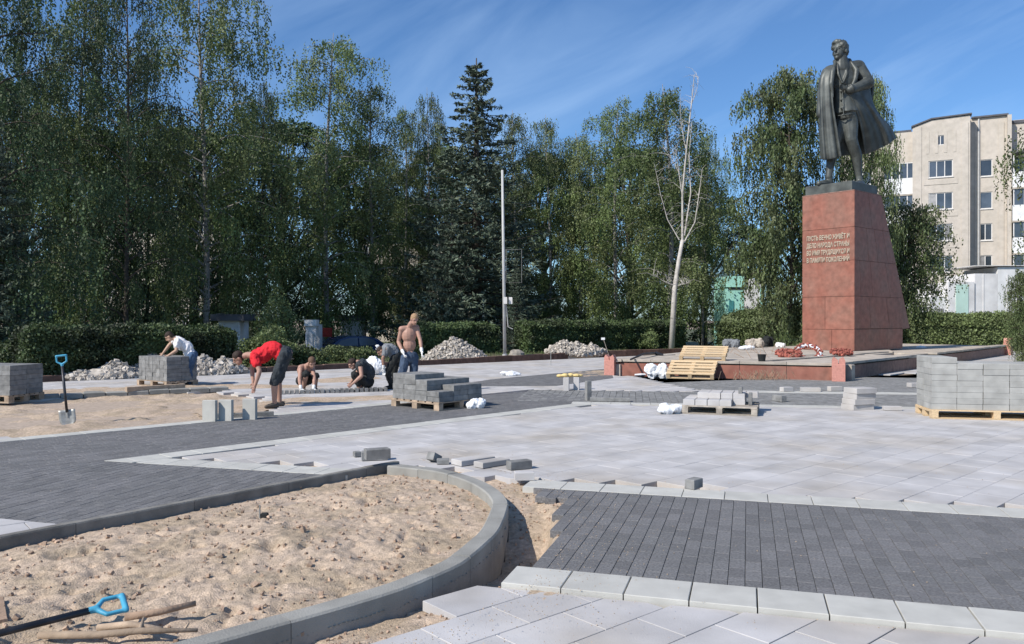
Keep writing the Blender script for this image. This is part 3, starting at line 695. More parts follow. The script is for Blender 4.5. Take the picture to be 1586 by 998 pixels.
for a, c in ((0, 1.3), (1.3, 2.7), (2.7, 4.0)):
    panel([pp(0, a, 0), pp(0, c, 0), pp(0, c, .81), pp(0, a, .81)], ns, m='granite'); panel([pp(W, c, 0), pp(W, a, 0), pp(W, a, .81), pp(W, c, .81)], -ns)
b = MB(); b.poly([pp(0, 0, H), pp(W, 0, H), pp(W, 2.15, H), pp(0, 2.15, H), pp(0, 0, H+.03), pp(W, 0, H+.03), pp(W, 2.15, H+.03), pp(0, 2.15, H+.03)], [(3, 2, 1, 0), (4, 5, 6, 7), (0, 1, 5, 4), (1, 2, 6, 5), (2, 3, 7, 6), (3, 0, 4, 7)])
b.build('cap_slab', M['browngranite'], ped); b = MB()
b.poly([pp(0, 4.0, .79), pp(W, 4.0, .79), pp(W, 4.62, .82), pp(0, 4.62, .82), pp(0, 4.0, .85), pp(W, 4.0, .85), pp(W, 4.64, .85), pp(0, 4.64, .85)], [(3, 2, 1, 0), (4, 5, 6, 7), (0, 1, 5, 4), (1, 2, 6, 5), (2, 3, 7, 6), (3, 0, 4, 7)])
b.build('ledge', M['browngranite'], ped)
lines_ = ['ПУСТЬ ВЕЧНО ЖИВЁТ И', 'ДЕЛО НАРОДА СТРАНЫ', 'ВО ИМЯ ТРУДЯЩИХСЯ И', 'В ПАМЯТИ ПОКОЛЕНИЙ']
lm = Matrix((( -uf.x, 0, -us.x), (-uf.y, 0, -us.y), (0, 1, 0)))
for i, s in enumerate(lines_):
    cu = bpy.data.curves.new('lettering', 'FONT'); cu.body = s; cu.size = .245; cu.extrude = .012; cu.resolution_u = 2; cu.offset = .006
    o = bpy.data.objects.new('work', cu); col.objects.link(o); dg = bpy.context.evaluated_depsgraph_get(); dg.update()
    me = bpy.data.meshes.new_from_object(o.evaluated_get(dg)); bpy.data.objects.remove(o)
    xs = [v.co.x for v in me.vertices]; wd = max(xs)-min(xs); sc = 1.72/wd
    me.transform(Matrix.Diagonal((sc, 1, 1, 1))); me.materials.clear(); me.materials.append(M['gold'])
    o = link('lettering', me, ped); p = uf*(W-.19)-us*.018
    o.matrix_local = Matrix.Translation((p.x, p.y, 4.24-i*.285)) @ lm.to_4x4()

# ---------------------------------------------------------------- figures
def capsule(b, p, q, r1, r2=None, n=12):
    r2 = r1 if r2 is None else r2; b.tube([p, Vector(p).lerp(Vector(q), .5), q], [r1, (r1+r2)/2, r2], n=n, round_ends=True)
def remeshed(b, vox, sm=2, name='body', disp=0, dscale=1.0, seed=0, ratio=None):
    me = b.mesh(name)
    mods = [('REMESH', dict(mode='VOXEL', voxel_size=vox)), ('SMOOTH', dict(iterations=sm, factor=.5))]
    if ratio: mods.append(('DECIMATE', dict(ratio=ratio)))
    r = evaluated(me, mods); bpy.data.meshes.remove(me); r.name = name
    if disp:
        n = len(r.vertices); co = np.empty(n*3, dtype=np.float32); r.vertices.foreach_get('co', co); co = co.reshape(-1, 3)
        no = np.empty(n*3, dtype=np.float32); r.vertices.foreach_get('normal', no); no = no.reshape(-1, 3)
        h = np.array([noise.noise(Vector((c[0]*dscale+seed, c[1]*dscale, c[2]*dscale*.6))) + .5*noise.noise(Vector((c[0]*dscale*2.3, c[1]*dscale*2.3+seed, c[2]*dscale*1.4))) for c in co], dtype=np.float32)
        co += no*h[:, None]*disp; r.vertices.foreach_set('co', co.reshape(-1))
    return smooth_me(r)
def hand(b, wrist, palmdir, side, s=1.0, curl=.6):
    """palm with four unequal bent fingers and a thumb from its side"""
    w = Vector(wrist); d = Vector(palmdir).normalized(); sd_ = Vector(side); sd_ = (sd_-d*sd_.dot(d)).normalized(); nr = d.cross(sd_)
    pe = w+d*.085*s
    b.ell(w.lerp(pe, .5), (.030*s, .016*s, .052*s), rot=Matrix((sd_, nr, d)).transposed(), nu=10, nv=6)
    for k, ln in enumerate((.066, .076, .070, .055)):
        o = pe+sd_*(.026-.0175*k)*s-d*.012*s; a = o+d*ln*.5*s+nr*.01*s*curl; e = a+(d*(1-curl*.5)-nr*curl).normalized()*ln*.35*s; f = e+(d*(.6-curl*.5)-nr*(curl+.3)).normalized()*ln*.28*s
        b.tube([o, a, e, f], [.0095*s, .009*s, .0082*s, .0072*s], n=6, round_ends=True)
    o = w+d*.028*s+sd_*.022*s; a = o+(d*.6+sd_*.8).normalized()*.032*s; e = a+(d*.9+sd_*.3-nr*.3).normalized()*.028*s
    b.tube([o, a, e], [.0115*s, .0105*s, .009*s], n=6, round_ends=True)
def head(b, c, face, up, s=1.0):
    """skull, jaw, nose, brow, lips and ears; face and up are directions"""
    f = Vector(face).normalized(); u = Vector(up); u = (u-f*u.dot(f)).normalized(); r = f.cross(u); Rm = Matrix((r, f, u)).transposed()
    c = Vector(c); P = lambda x, y, z: c+(r*x+f*y+u*z)*s
    b.ell(P(0, -.012, .022), (.074*s, .094*s, .092*s), rot=Rm, nu=14, nv=10)
    b.ell(P(0, .028, -.048), (.054*s, .058*s, .062*s), rot=Rm, nu=12, nv=8)
    b.ell(P(0, .066, -.092), (.024*s, .022*s, .020*s), rot=Rm, nu=8, nv=6)
    b.tube([P(0, .080, .022), P(0, .104, -.020)], [.009*s, .015*s], n=6, round_ends=True)
    b.tube([P(-.045, .070, .032), P(.045, .070, .032)], [.012*s, .012*s], n=6, round_ends=True)
    b.tube([P(-.02, .083, -.055), P(.02, .083, -.055)], [.009*s, .009*s], n=6, round_ends=True)
    for x in (-1, 1): b.ell(P(.076*x, -.008, -.012), (.010*s, .020*s, .032*s), rot=Rm, nu=8, nv=6)
    return P, Rm
def hair_mesh(P, Rm, s, m, parent, short=True):
    b = MB(); b.ell(P(0, -.022, .040), (.082*s, .098*s, .088*s), rot=Rm, nu=14, nv=10); b.ell(P(0, -.055, -.01), (.070*s, .060*s, .075*s), rot=Rm, nu=12, nv=8)
    me = remeshed(b, .012*s, 1, 'hair', disp=.006*s, dscale=60/s); me.materials.append(m); return link('hair', me, parent)
def person(spec):
    """one worker; joints are given as points of the photo plane with a depth in metres, relative to the feet"""
    fx, fy = spec['foot']; s = (fy-HY)/EYE; g = at(fx, fy)
    t = empty('person', g, spec['label'], 'worker', group=spec.get('group'))
    J = {k: Vector(((v[0]-CX)/FPX*(g.y+v[2])-g.x, v[2], (fy-v[1])/s)) for k, v in spec['j'].items()}
    k = spec.get('k', 1.0)
    b = MB()
    hipc = (J['hl']+J['hr'])/2; shc = (J['sl']+J['sr'])/2; sp = (shc-hipc); mid = hipc.lerp(shc, .45)+Vector(spec.get('bend', (0, 0, 0)))
    sh = (J['sr']-J['sl']).normalized(); fr = sp.normalized().cross(sh)
    Rt = lambda d: Matrix((sh, sh.cross(d).normalized() if abs(sh.dot(d)) < .9 else fr, d)).transposed()
    spd = sp.normalized()
    b.ell(hipc+spd*.02, (.165*k, .125*k, .14*k), rot=Rt(spd)); b.ell(mid, (.145*k, .112*k, .17*k), rot=Rt(spd)); b.ell(hipc.lerp(shc, .78), (.165*k, .125*k, .19*k), rot=Rt((shc-mid).normalized()))
    capsule(b, J['sl'], J['sr'], .068*k)
    capsule(b, shc, J['neck'], .066*k, .055*k); capsule(b, J['neck'], J['head'], .054*k, .05*k)
    for e in 'lr':
        capsule(b, J['s'+e], J['e'+e], .056*k, .041*k); capsule(b, J['e'+e], J['e'+e].lerp(J['w'+e], .3), .041*k, .043*k); capsule(b, J['e'+e].lerp(J['w'+e], .3), J['w'+e], .042*k, .028*k)
        capsule(b, J['h'+e], J['k'+e], .086*k, .058*k); capsule(b, J['k'+e], J['k'+e].lerp(J['a'+e], .3), .056*k, .058*k); capsule(b, J['k'+e].lerp(J['a'+e], .3), J['a'+e], .058*k, .038*k)
        td = (J['t'+e]-J['a'+e]); td.z = 0; td = td.normalized() if td.length > .01 else Vector((0, -1, 0))
        if not spec.get('gloves'): hand(b, J['w'+e], J['w'+e]-J['e'+e], Vector(spec.get('thumb', (0, -1, .3))), k)
        z0 = .035
        b.tube([Vector((J['a'+e].x, J['a'+e].y, z0+.01))-td*.05, Vector((J['a'+e].x, J['a'+e].y, z0))+td*.07, Vector((J['a'+e].x, J['a'+e].y, z0-.01))+td*.15], [.04, .04, .028], n=8, round_ends=True)
        capsule(b, J['a'+e], Vector((J['a'+e].x, J['a'+e].y, z0+.02)), .038, .04)
    P, Rm = head(b, J['head'], spec['face'], spec.get('up', (0, 0, 1)), k)
    me = remeshed(b, .0105, 2, 'body'); me.materials.append(spec['skin']); link('body', me, t)
    hair_mesh(P, Rm, k, spec['hair'], t)
    for x in (-1, 1):
        q = MB(); q.ell(P(.030*x, .078, .012), (.009, .007, .006), nu=6, nv=4); q.build('eye', M['eye'], t)
    def cloth(nm, segs, ells, m, disp=.010):
        q = MB()
        for p, r, r1, r2 in segs: capsule(q, p, r, r1*k, r2*k)
        for c, rr, d in ells: q.ell(c, tuple(v*k for v in rr), rot=Rt(d))
        me = remeshed(q, .014, 2, nm, disp=disp*1.35, dscale=17, seed=random.random()*9); me.materials.append(m); link(nm, me, t)
    if 'shirt' in spec:
        sl = spec.get('sleeve', .55)
        segs = [(J['sl'], J['sr'], .082, .082)]
        if sl: segs += [(J['s'+e], J['s'+e].lerp(J['e'+e], sl), .076, .074) for e in 'lr']
        cloth('shirt', segs, [(mid, (.168, .135, .20), spd), (hipc.lerp(shc, .78), (.182, .145, .20), (shc-mid).normalized()), (hipc+spd*.10, (.172, .135, .13), spd)], spec['shirt'], .014)
    if 'pants' in spec:
        ln = spec.get('plen', 1.0); segs = []
        for e in 'lr':
            kn = J['h'+e].lerp(J['k'+e], min(1, ln)); segs.append((J['h'+e], kn, .108, .086 if ln <= 1 else .078))
            if ln > 1: segs.append((J['k'+e], J['k'+e].lerp(J['a'+e], ln-1), .078, .058))
        cloth('trousers' if ln > 1 else 'shorts', segs, [(hipc+spd*.02, (.182, .145, .14), spd)], spec['pants'], .012)
    for e in 'lr':
        if spec.get('shoes', True):
            q = MB(); td = (J['t'+e]-J['a'+e]); td.z = 0; td = td.normalized() if td.length > .01 else Vector((0, -1, 0)); a = Vector((J['a'+e].x, J['a'+e].y, 0))
            q.tube([a-td*.06+Vector((0, 0, .045)), a+td*.02+Vector((0, 0, .05)), a+td*.10+Vector((0, 0, .04)), a+td*.18+Vector((0, 0, .032))], [.046, .05, .046, .032], n=10, round_ends=True)
            me = remeshed(q, .012, 1, 'shoe'); me.materials.append(spec.get('shoem', M['shoe'])); link('shoe', me, t)
        if spec.get('gloves'):
            q = MB(); hand(q, J['w'+e], J['w'+e]-J['e'+e], Vector(spec.get('thumb', (0, -1, .3))), k*1.22); capsule(q, J['w'+e]-(J['w'+e]-J['e'+e]).normalized()*.05, J['w'+e], .038*k, .036*k)
            me = remeshed(q, .008, 1, 'glove'); me.materials.append(spec['gloves']); link('glove', me, t)
    return t, J
# bent double in a red T-shirt
person(dict(foot=(428, 631), label='person in a red T-shirt and dark shorts bent double over the paving', skin=M['skin'], hair=M['hair'], shirt=M['red'], pants=M['shorts'], plen=1.0, k=1.08,
    face=(-.75, -.25, -.62), up=(-.55, -.2, .8), thumb=(-1, -.3, .2), bend=(0, 0, .10), shoem=M['shoe'], sleeve=.5,
    j=dict(hl=(441, 549, -.12), hr=(444, 547, .14), kl=(425, 591, -.12), kr=(431, 589, .16), al=(425, 624, -.10), ar=(433, 624, .16), tl=(415, 630, -.2), tr=(424, 630, .1),
           sl=(394, 553, -.20), sr=(396, 549, .19), el=(402, 573, -.30), er=(390, 573, .2), wl=(395, 595, -.34), wr=(392, 592, .12), neck=(383, 550, 0), head=(369, 555, -.02))))
# white shirt at the stack
person(dict(foot=(293, 597), label='person in a white shirt and blue jeans leaning over the stack of kerbstones', skin=M['paleskin'], hair=M['hair'], shirt=M['white'], pants=M['jeans'], plen=1.95, k=1.05,
    face=(-.7, -.1, -.7), up=(-.7, 0, .7), thumb=(-1, -.3, .2), bend=(.02, 0, .05), sleeve=.5,
    j=dict(hl=(297, 552, -.14), hr=(298, 551, .14), kl=(294, 573, -.16), kr=(299, 573, .16), al=(294, 593, -.14), ar=(300, 592, .18), tl=(284, 596, -.16), tr=(290, 596, .16),
           sl=(275, 529, -.19), sr=(275, 526, .18), el=(273, 543, -.28), er=(264, 533, .26), wl=(261, 550, -.34), wr=(253, 547, .12), neck=(269, 524, 0), head=(262, 522, -.03))))
# two crouching
person(dict(foot=(474, 607), label='shirtless person crouching with both gloved hands on the ground, next to the red shirt', skin=M['skin'], hair=M['brownhair'], pants=M['black'], plen=1.05, k=1.05, gloves=M['glove'],
    face=(.35, -.65, -.6), up=(.2, -.5, .8), thumb=(1, -.2, 0), bend=(-.05, .02, .09),
    j=dict(hl=(465, 591, .18), hr=(476, 591, .26), kl=(474, 578, -.30), kr=(489, 582, -.12), al=(470, 602, -.05), ar=(488, 602, .14), tl=(473, 606, -.3), tr=(492, 606, -.1),
           sl=(466, 569, -.16), sr=(483, 567, .08), el=(464, 586, -.34), er=(487, 585, -.25), wl=(466, 599, -.42), wr=(486, 599, -.36), neck=(477, 565, -.16), head=(483, 561, -.27))))
person(dict(foot=(556, 606), label='person in a dark sleeveless top crouching with bare arms over the knees', skin=M['skin'], hair=M['hair'], shirt=M['shorts'], sleeve=0, pants=M['black'], plen=1.7, k=1.05,
    face=(-.7, -.35, -.6), up=(-.5, -.2, .8), thumb=(-1, -.3, .2), bend=(.08, .02, .05), shoem=M['steel'],
    j=dict(hl=(569, 594, -.08), hr=(571, 592, .18), kl=(549, 580, -.22), kr=(552, 578, .20), al=(557, 602, -.16), ar=(560, 602, .16), tl=(545, 606, -.2), tr=(549, 606, .16),
           sl=(558, 564, -.19), sr=(562, 561, .15), el=(560, 581, -.30), er=(551, 583, .12), wl=(547, 592, -.34), wr=(543, 593, -.08), neck=(553, 561, -.03), head=(546, 564, -.06))))
# standing
person(dict(foot=(630, 608), label='shirtless person in blue shorts and white gloves standing and looking down', skin=M['skin'], hair=M['blondhair'], pants=M['blueshorts'], plen=.95, k=1.05, gloves=M['glove'],
    face=(.45, -.75, -.5), up=(.2, -.2, .9), thumb=(.3, -1, 0), bend=(0, .02, 0),
    j=dict(hl=(628, 555, 0), hr=(641, 555, .08), kl=(622, 581, -.12), kr=(641, 582, .05), al=(620, 602, .02), ar=(638, 602, .12), tl=(619, 607, -.2), tr=(642, 607, -.12),
           sl=(622, 510, 0), sr=(645, 508, .12), el=(617, 530, .04), er=(651, 527, .0), wl=(624, 545, -.20), wr=(653, 543, -.16), neck=(636, 502, -.01), head=(642, 495, -.06))))
# stooping behind him
person(dict(foot=(605, 605), label='person in a grey shirt and black trousers stooping beside the shirtless standing worker', skin=M['tan'], hair=M['hair'], shirt=M['greycloth'], pants=M['black'], plen=1.95, k=1.0, gloves=M['glove'],
    face=(-.5, -.3, -.7), up=(-.5, .2, .8), thumb=(-1, -.3, .2), bend=(0, .02, .06), shoem=M['black'],
    j=dict(hl=(612, 556, .36), hr=(616, 555, .62), kl=(600, 578, .3), kr=(610, 580, .6), al=(606, 600, .38), ar=(612, 600, .62), tl=(598, 606, .3), tr=(604, 606, .55),
           sl=(599, 541, .26), sr=(601, 539, .66), el=(593, 556, .2), er=(592, 550, .7), wl=(594, 571, .2), wr=(589, 545, .7), neck=(595, 541, .44), head=(590, 546, .42))))

# --- the bronze statue
stz = DZ+H+.03
ctr = PC+uf*(W/2)+us*1.05; SY = ctr.y; sc_ = FPX/SY
st = empty('statue', (ctr.x, ctr.y, stz), 'dark bronze statue of a man striding in a wind-blown overcoat, hand held to his chest', 'statue')
X0s = CX+ctr.x/SY*FPX
def S(px, py, d=0): return Vector(((px-CX)/FPX*(SY+d)-ctr.x, d, EYE+(HY-py)/FPX*(SY+d)-stz-.045))
b = MB()
q2 = [pp(.12, .05, 0), pp(W-.1, .05, 0), pp(W-.1, 2.05, 0), pp(.12, 2.05, 0)]
pb_ = [(p[0]-uf.x*W/2-us.x*1.05, p[1]-uf.y*W/2-us.y*1.05) for p in q2]
q = MB(); q.prism(ccw(pb_), 0, .36, ch=.03); q.build('plinth', M['bronze'], st)
Zb = .345
P, Rm = head(b, S(1300, 78, -.04), (-.75, -.66, .02), (0, 0, 1), 3.5)
capsule(b, S(1302, 92), S(1303, 108), .26, .34)
# torso and jacket
b.ell(S(1305, 124, .04), (.56, .42, .62)); b.ell(S(1307, 150, .02), (.47, .38, .60)); capsule(b, S(1285, 110, .0), S(1328, 103, .10), .26, .28)
b.tube([S(1307, 140, .02), S(1308, 160, .0), S(1310, 176, -.02)], [.44, .45, .50], n=18)
b.tube([S(1309, 172, 0), S(1311, 184, 0)], [.43, .42], n=16)
# trousers and boots
capsule(b, S(1314, 184, -.04), S(1317, 214, -.16), .36, .25); capsule(b, S(1317, 214, -.16), S(1326, 240, .0), .25, .21); capsule(b, S(1326, 240, 0), S(1330, 274, .12), .21, .13)
capsule(b, S(1302, 188, .08), S(1290, 228, .05), .33, .24); capsule(b, S(1290, 228, .05), S(1283, 272, -.06), .22, .13)
zz = lambda v, z: Vector((v.x, v.y, z))
b.tube([zz(S(1334, 280, .2), Zb+.12), zz(S(1330, 283, -.1), Zb+.10), zz(S(1326, 286, -.42), Zb+.07)], [.15, .15, .10], n=8, round_ends=True)
capsule(b, S(1330, 272, .1), zz(S(1331, 280, .12), Zb+.12), .13, .14)
b.tube([zz(S(1286, 280, .05), Zb+.12), zz(S(1277, 284, -.16), Zb+.10), zz(S(1268, 286, -.34), Zb+.07)], [.15, .15, .10], n=8, round_ends=True)
capsule(b, S(1283, 270, -.05), zz(S(1285, 280, .0), Zb+.12), .13, .14)
# bent arm with the hand at the chest
capsule(b, S(1330, 107, .10), S(1343, 126, .04), .29, .25); capsule(b, S(1344, 127, .02), S(1316, 138, -.50), .24, .16)
hand(b, S(1314, 137, -.52), S(1298, 132, -.60)-S(1314, 137, -.52), (0, -.2, 1), 3.0, .35)
b.tube([S(1319, 136, -.46), S(1315, 137.5, -.51)], [.19, .20], n=12)
# hanging arm
capsule(b, S(1281, 113, .0), S(1273, 145, .02), .25, .20); capsule(b, S(1273, 145, .02), S(1270, 176, -.08), .20, .14)
hand(b, S(1270, 178, -.08), (-.05, -.1, -1), (0, -1, 0), 3.0, .6)
# lapels, shirt front, jacket hem, buttons
b.tube([S(1311, 98, -.20), S(1311, 114, -.37), S(1305, 128, -.43)], [.05, .055, .03], n=8)
b.tube([S(1296, 98, -.18), S(1298, 114, -.35), S(1304, 128, -.43)], [.05, .055, .03], n=8)
b.tube([S(1295, 178, -.30), S(1303, 177.5, -.47), S(1313, 176, -.50), S(1326, 173, -.30)], [.035, .04, .04, .035], n=6)
b.tube([S(1304, 130, -.40), S(1305, 150, -.39), S(1306, 176, -.50)], [.03, .03, .03], n=6)
for yy in (140, 153, 166): b.ell(S(1302, yy, -.40-(.04 if yy > 160 else 0)), (.04, .04, .04), nu=8, nv=6)
me = remeshed(b, .027, 1, 'figure', disp=.012, dscale=2.6); me.materials.append(M['bronze']); link('figure', me, st)
# coat: sheets spanned between two edges given as (px, py, depth), with folds, thickened
def sheet(edges, n=40, m_=26, folds=(), th=.07, bulge=None):
    """edges: list of polylines from top to hem, laid side by side; smooth surface through them"""
    def along(pl, t):
        k = min(len(pl)-2, int(t*(len(pl)-1))); f = t*(len(pl)-1)-k; p0, p1, p2, p3 = pl[max(k-1, 0)], pl[k], pl[k+1], pl[min(k+2, len(pl)-1)]
        return tuple(.5*((2*b_)+(c-a)*f+(2*a-5*b_+4*c-d)*f*f+(3*b_-a-3*c+d)*f**3) for a, b_, c, d in zip(p0, p1, p2, p3))
    vs = []
    for i in range(n+1):
        t = i/n; row = [along(pl, t) for pl in edges]
        for j in range(m_+1):
            s_ = j/m_; p = along(row, s_); fd = sum(a*math.sin(s_*f+ph)*(t**.8) for a, f, ph in folds)
            vs.append(S(p[0], p[1], p[2]+fd)+Vector((0, 0, .012*math.sin(t*9+s_*7))))
    q = MB(); q.poly(vs, [(i*(m_+1)+j, i*(m_+1)+j+1, (i+1)*(m_+1)+j+1, (i+1)*(m_+1)+j) for i in range(n) for j in range(m_)])
    return evaluated(q.mesh('coat_panel'), [('SOLIDIFY', dict(thickness=th, offset=0)), ('SUBSURF', dict(levels=1))])
def add_sheet(*a, **k): me = sheet(*a, **k); me.materials.append(M['bronze']); link('coat_panel', smooth_me(me), st)
add_sheet([[(1281, 104, .15), (1269, 125, .12), (1268, 165, .12), (1269, 205, .14), (1271, 245, .18)],
           [(1284, 102, -.12), (1272, 120, -.22), (1272, 160, -.28), (1274, 205, -.32), (1277, 246, -.34)],
           [(1289, 100, -.20), (1282, 122, -.42), (1283, 160, -.46), (1287, 205, -.50), (1292, 245, -.50)],
           [(1294, 97, -.20), (1289, 122, -.46), (1290, 160, -.50), (1297, 203, -.52), (1303, 242, -.50)]], folds=((.045, 17, 0), (.03, 31, 1)))
add_sheet([[(1281, 104, .15), (1269, 125, .12), (1268, 165, .12), (1269, 205, .14), (1271, 245, .18)],
           [(1288, 104, .42), (1282, 125, .52), (1280, 165, .52), (1283, 205, .60), (1284, 243, .66)],
           [(1305, 98, .42), (1306, 125, .62), (1308, 165, .62), (1310, 203, .75), (1312, 240, .82)],
           [(1328, 95, .36), (1340, 125, .50), (1336, 165, .62), (1338, 203, .80), (1342, 238, .92)]], folds=((.05, 19, 0),))
add_sheet([[(1313, 143, -.46), (1322, 160, -.44), (1329, 180, -.30), (1335, 208, .0), (1339, 238, .34)],
           [(1322, 142, -.40), (1333, 160, -.28), (1344, 182, .0), (1354, 207, .34), (1358, 230, .58)],
           [(1333, 138, -.22), (1343, 158, -.08), (1357, 179, .22), (1371, 203, .58), (1376, 222, .78)],
           [(1346, 128, .10), (1350, 155, .16), (1362, 177, .42), (1377, 193, .72), (1388, 212, .98)]], folds=((.06, 15, .5), (.04, 27, 0)))
add_sheet([[(1328, 95, .36), (1340, 125, .50), (1336, 165, .62), (1338, 203, .80), (1342, 238, .92)],
           [(1337, 99, .34), (1347, 128, .40), (1344, 160, .50), (1354, 195, .80), (1366, 226, .98)],
           [(1341, 106, .28), (1352, 128, .28), (1351, 156, .30), (1362, 178, .55), (1388, 212, .98)]], folds=((.03, 15, .5),))
# turned-back collar and lapel of the coat
b = MB(); b.tube([S(1293, 97, -.18), S(1289, 110, -.40), S(1287, 128, -.50), S(1290, 150, -.52)], [.07, .10, .09, .03], n=8); b.tube([S(1318, 96, -.10), S(1326, 108, -.26), S(1324, 122, -.36), S(1318, 134, -.44)], [.07, .11, .09, .04], n=8)
b.tube([S(1293, 97, -.18), S(1292, 94, .2), S(1303, 92, .34), S(1315, 92, .25), S(1318, 96, -.10)], [.07, .08, .09, .08, .07], n=8)
me = remeshed(b, .03, 1, 'collar'); me.materials.append(M['bronze']); link('collar', me, st)
q = MB(); q.ell(P(0, -.024, .040), (.29, .34, .305), rot=Rm, nu=14, nv=10); q.ell(P(0, -.065, -.0), (.262, .20, .29), rot=Rm); q.ell(P(.01, .045, .092), (.22, .13, .10), rot=Rm); q.ell(P(-.06, .01, .05), (.08, .18, .16), rot=Rm); q.ell(P(.06, .01, .05), (.08, .18, .16), rot=Rm)
me = remeshed(q, .04, 1, 'hair', disp=.035, dscale=9); me.materials.append(M['bronze']); link('hair', me, st)
for x in (-1, 1):
    q = MB(); q.ell(P(.030*x, .074, .012), (.03, .03, .02), nu=8, nv=6); q.build('eye', M['bronze'], st)
# ---------------------------------------------------------------- building materials and small things
def pallet(loc, rz, label, m, L_=1.2, D=1.0, boards=7, cat='pallet', tilt=None, group=None, fill=.76):
    t = empty('pallet', loc, label, cat, rz, group=group)
    if tilt: t.rotation_euler = tilt
    for s in (-1, 0, 1):
        for x in (-1, 0, 1):
            b = MB(); b.box((x*(L_/2-.05), s*(D/2-.07), .065), (.10, .14, .085)); b.build('block', m, t)
        b = MB(); b.box((0, s*(D/2-.07), .011), (L_, .14, .021)); b.build('bottom_board', m, t)
    for x in (-1, 0, 1):
        b = MB(); b.box((x*(L_/2-.05), 0, .1185), (.11, D, .021)); b.build('stringer_board', m, t)
    wb = (D+.05)/boards*fill
    for i in range(boards):
        b = MB(); b.box((random.uniform(-.006, .006), -D/2+wb/2+(D-wb)*i/(boards-1), .1405), (L_, wb, .021)); b.build('deck_board', m, t)
    return t
def slabstack(loc, rz, label, m, nx, ny, layers, size, name='slab_stack', cat='stack of slabs', z0=.152, gap=.008, jit=.006, miss=None, group=None, alt=False):
    """stack of separate pavers; miss(i, j, k) leaves one out"""
    t = empty(name, (loc[0], loc[1], loc[2]+z0), label, cat, rz, group=group); l, w, h = size
    key = ('st', size, m.name)
    if key not in SH:
        b = MB(); b.box((0, 0, h/2), (l-gap, w-gap, h-.002), ch=.006); me = b.mesh('slab'); me.materials.append(m); SH[key] = me
    for k in range(layers):
        for j in range(ny):
            for i in range(nx):
                if miss and miss(i, j, k): continue
                o = link('slab', SH[key], t, ((i-(nx-1)/2)*l+random.uniform(-jit, jit), (j-(ny-1)/2)*w+random.uniform(-jit, jit), k*h)); o.rotation_euler.z = random.uniform(-.008, .008)
    return t
def rz_of(p, q): return math.atan2(q.y-p.y, q.x-p.x)
# stack with the white-shirted worker
p0, p1 = at(199, 596), at(257, 601); a = rz_of(p0, p1); ux = Vector((math.cos(a), math.sin(a))); uy = Vector((-ux.y, ux.x)); c = p1.xy-ux*.62+uy*.42
pallet((c.x, c.y, 0), a, 'worn pallet under the stack of kerbstones by the tall hedge', M['oldwood'], 1.3, .85)
slabstack((c.x, c.y, 0), a, 'neat six-layer stack of grey kerbstones on a pallet, the white-shirted worker bending over it', M['slate'], 8, 2, 6, (.155, .40, .098), name='kerbstone_stack')
# stack cut by the left edge of the picture
p = at(30, 624); a = R(-12); c = p.xy+Vector((-.62, .42))
pallet((c.x, c.y, 0), a, 'worn pallet under the dark stack at the edge of the picture', M['oldwood'], 1.2, .9)
slabstack((c.x, c.y, 0), a, 'dark grey stack of slabs cut off by the edge of the picture', M['slate'], 3, 2, 6, (.40, .42, .098))
# stack in the middle
pL, pF, pR = at(620, 626), at(680, 637), at(749, 629); a = rz_of(pF, pR); ux = Vector((math.cos(a), math.sin(a))); uy = Vector((-ux.y, ux.x)); c = pF.xy+ux*.56+uy*.66
pallet((c.x, c.y, 0), a, 'new wooden pallet under the half-used stack of grey slabs in mid-square', M['oldwood'], 1.14, 1.34, 7)
def miss_mid(i, j, k):
    if k < 3: return k == 2 and j == 0 and i in (0,)
    if k == 3: return j == 0
    return not (j in (2, 3) and i in (0, 1))
slabstack((c.x, c.y, 0), a, 'half-used stepped stack of grey slabs in front of the standing shirtless worker', M['slate'], 3, 4, 5, (.37, .325, .095), miss=miss_mid)
# small pallet of pale slabs in front of the terrace
pA, pB, pC = at(1056, 641), at(1173, 645.5), at(1190, 633); a = rz_of(pA, pB); ux = Vector((math.cos(a), math.sin(a))); uy = Vector((-ux.y, ux.x)); c = pB.xy-ux*.63+uy*.5
pallet((c.x, c.y, 0), a, 'weathered pallet carrying the few leftover pale slabs before the terrace', M['graywood'], 1.26, 1.0)
def miss_sm(i, j, k):
    if k == 0: return i == 5 or (i == 4 and j == 0)
    return not ((j == 1 and 0 < i < 5) or (j == 2 and 0 < i < 6))
slabstack((c.x, c.y, 0), a, 'leftover pale slabs lying two deep on the weathered pallet', M['light'], 6, 3, 2, (.205, .32, .10), miss=miss_sm)
for i, (x, y) in enumerate([(.33, -.05), (.50, -.08)]):
    q = Vector((c.x, c.y))+ux*x+uy*y; b = MB(); b.box((0, 0, .11), (.06, .2, .2), ch=.006)
    b.build('upright_block', M['slate'], loc=(q.x, q.y, .152 if i else .253), rz=a, label=['dark block standing upright among the pale slabs on the small pallet', 'dark block standing upright at the bare end of the small pallet'][i], cat='block')
# short pile beside it
def rough_pile(px, py, label, n, size, m, rz=.1, spread=.03):
    p = at(px, py); t = empty('slab_pile', (p.x, p.y, 0), label, 'pile of slabs', rz)
    for k in range(n):
        b = MB(); b.box((0, 0, size[2]/2), (size[0], size[1], size[2]-.003), ch=.006); o = b.build('slab', m, t, loc=(random.uniform(-spread, spread), random.uniform(-spread, spread), k*size[2])); o.rotation_euler.z = random.uniform(-.15, .15)
    return t
rough_pile(1328, 634, 'short untidy pile of pale slabs near the large stack', 4, (.44, .34, .10), M['light'], .25, .05)
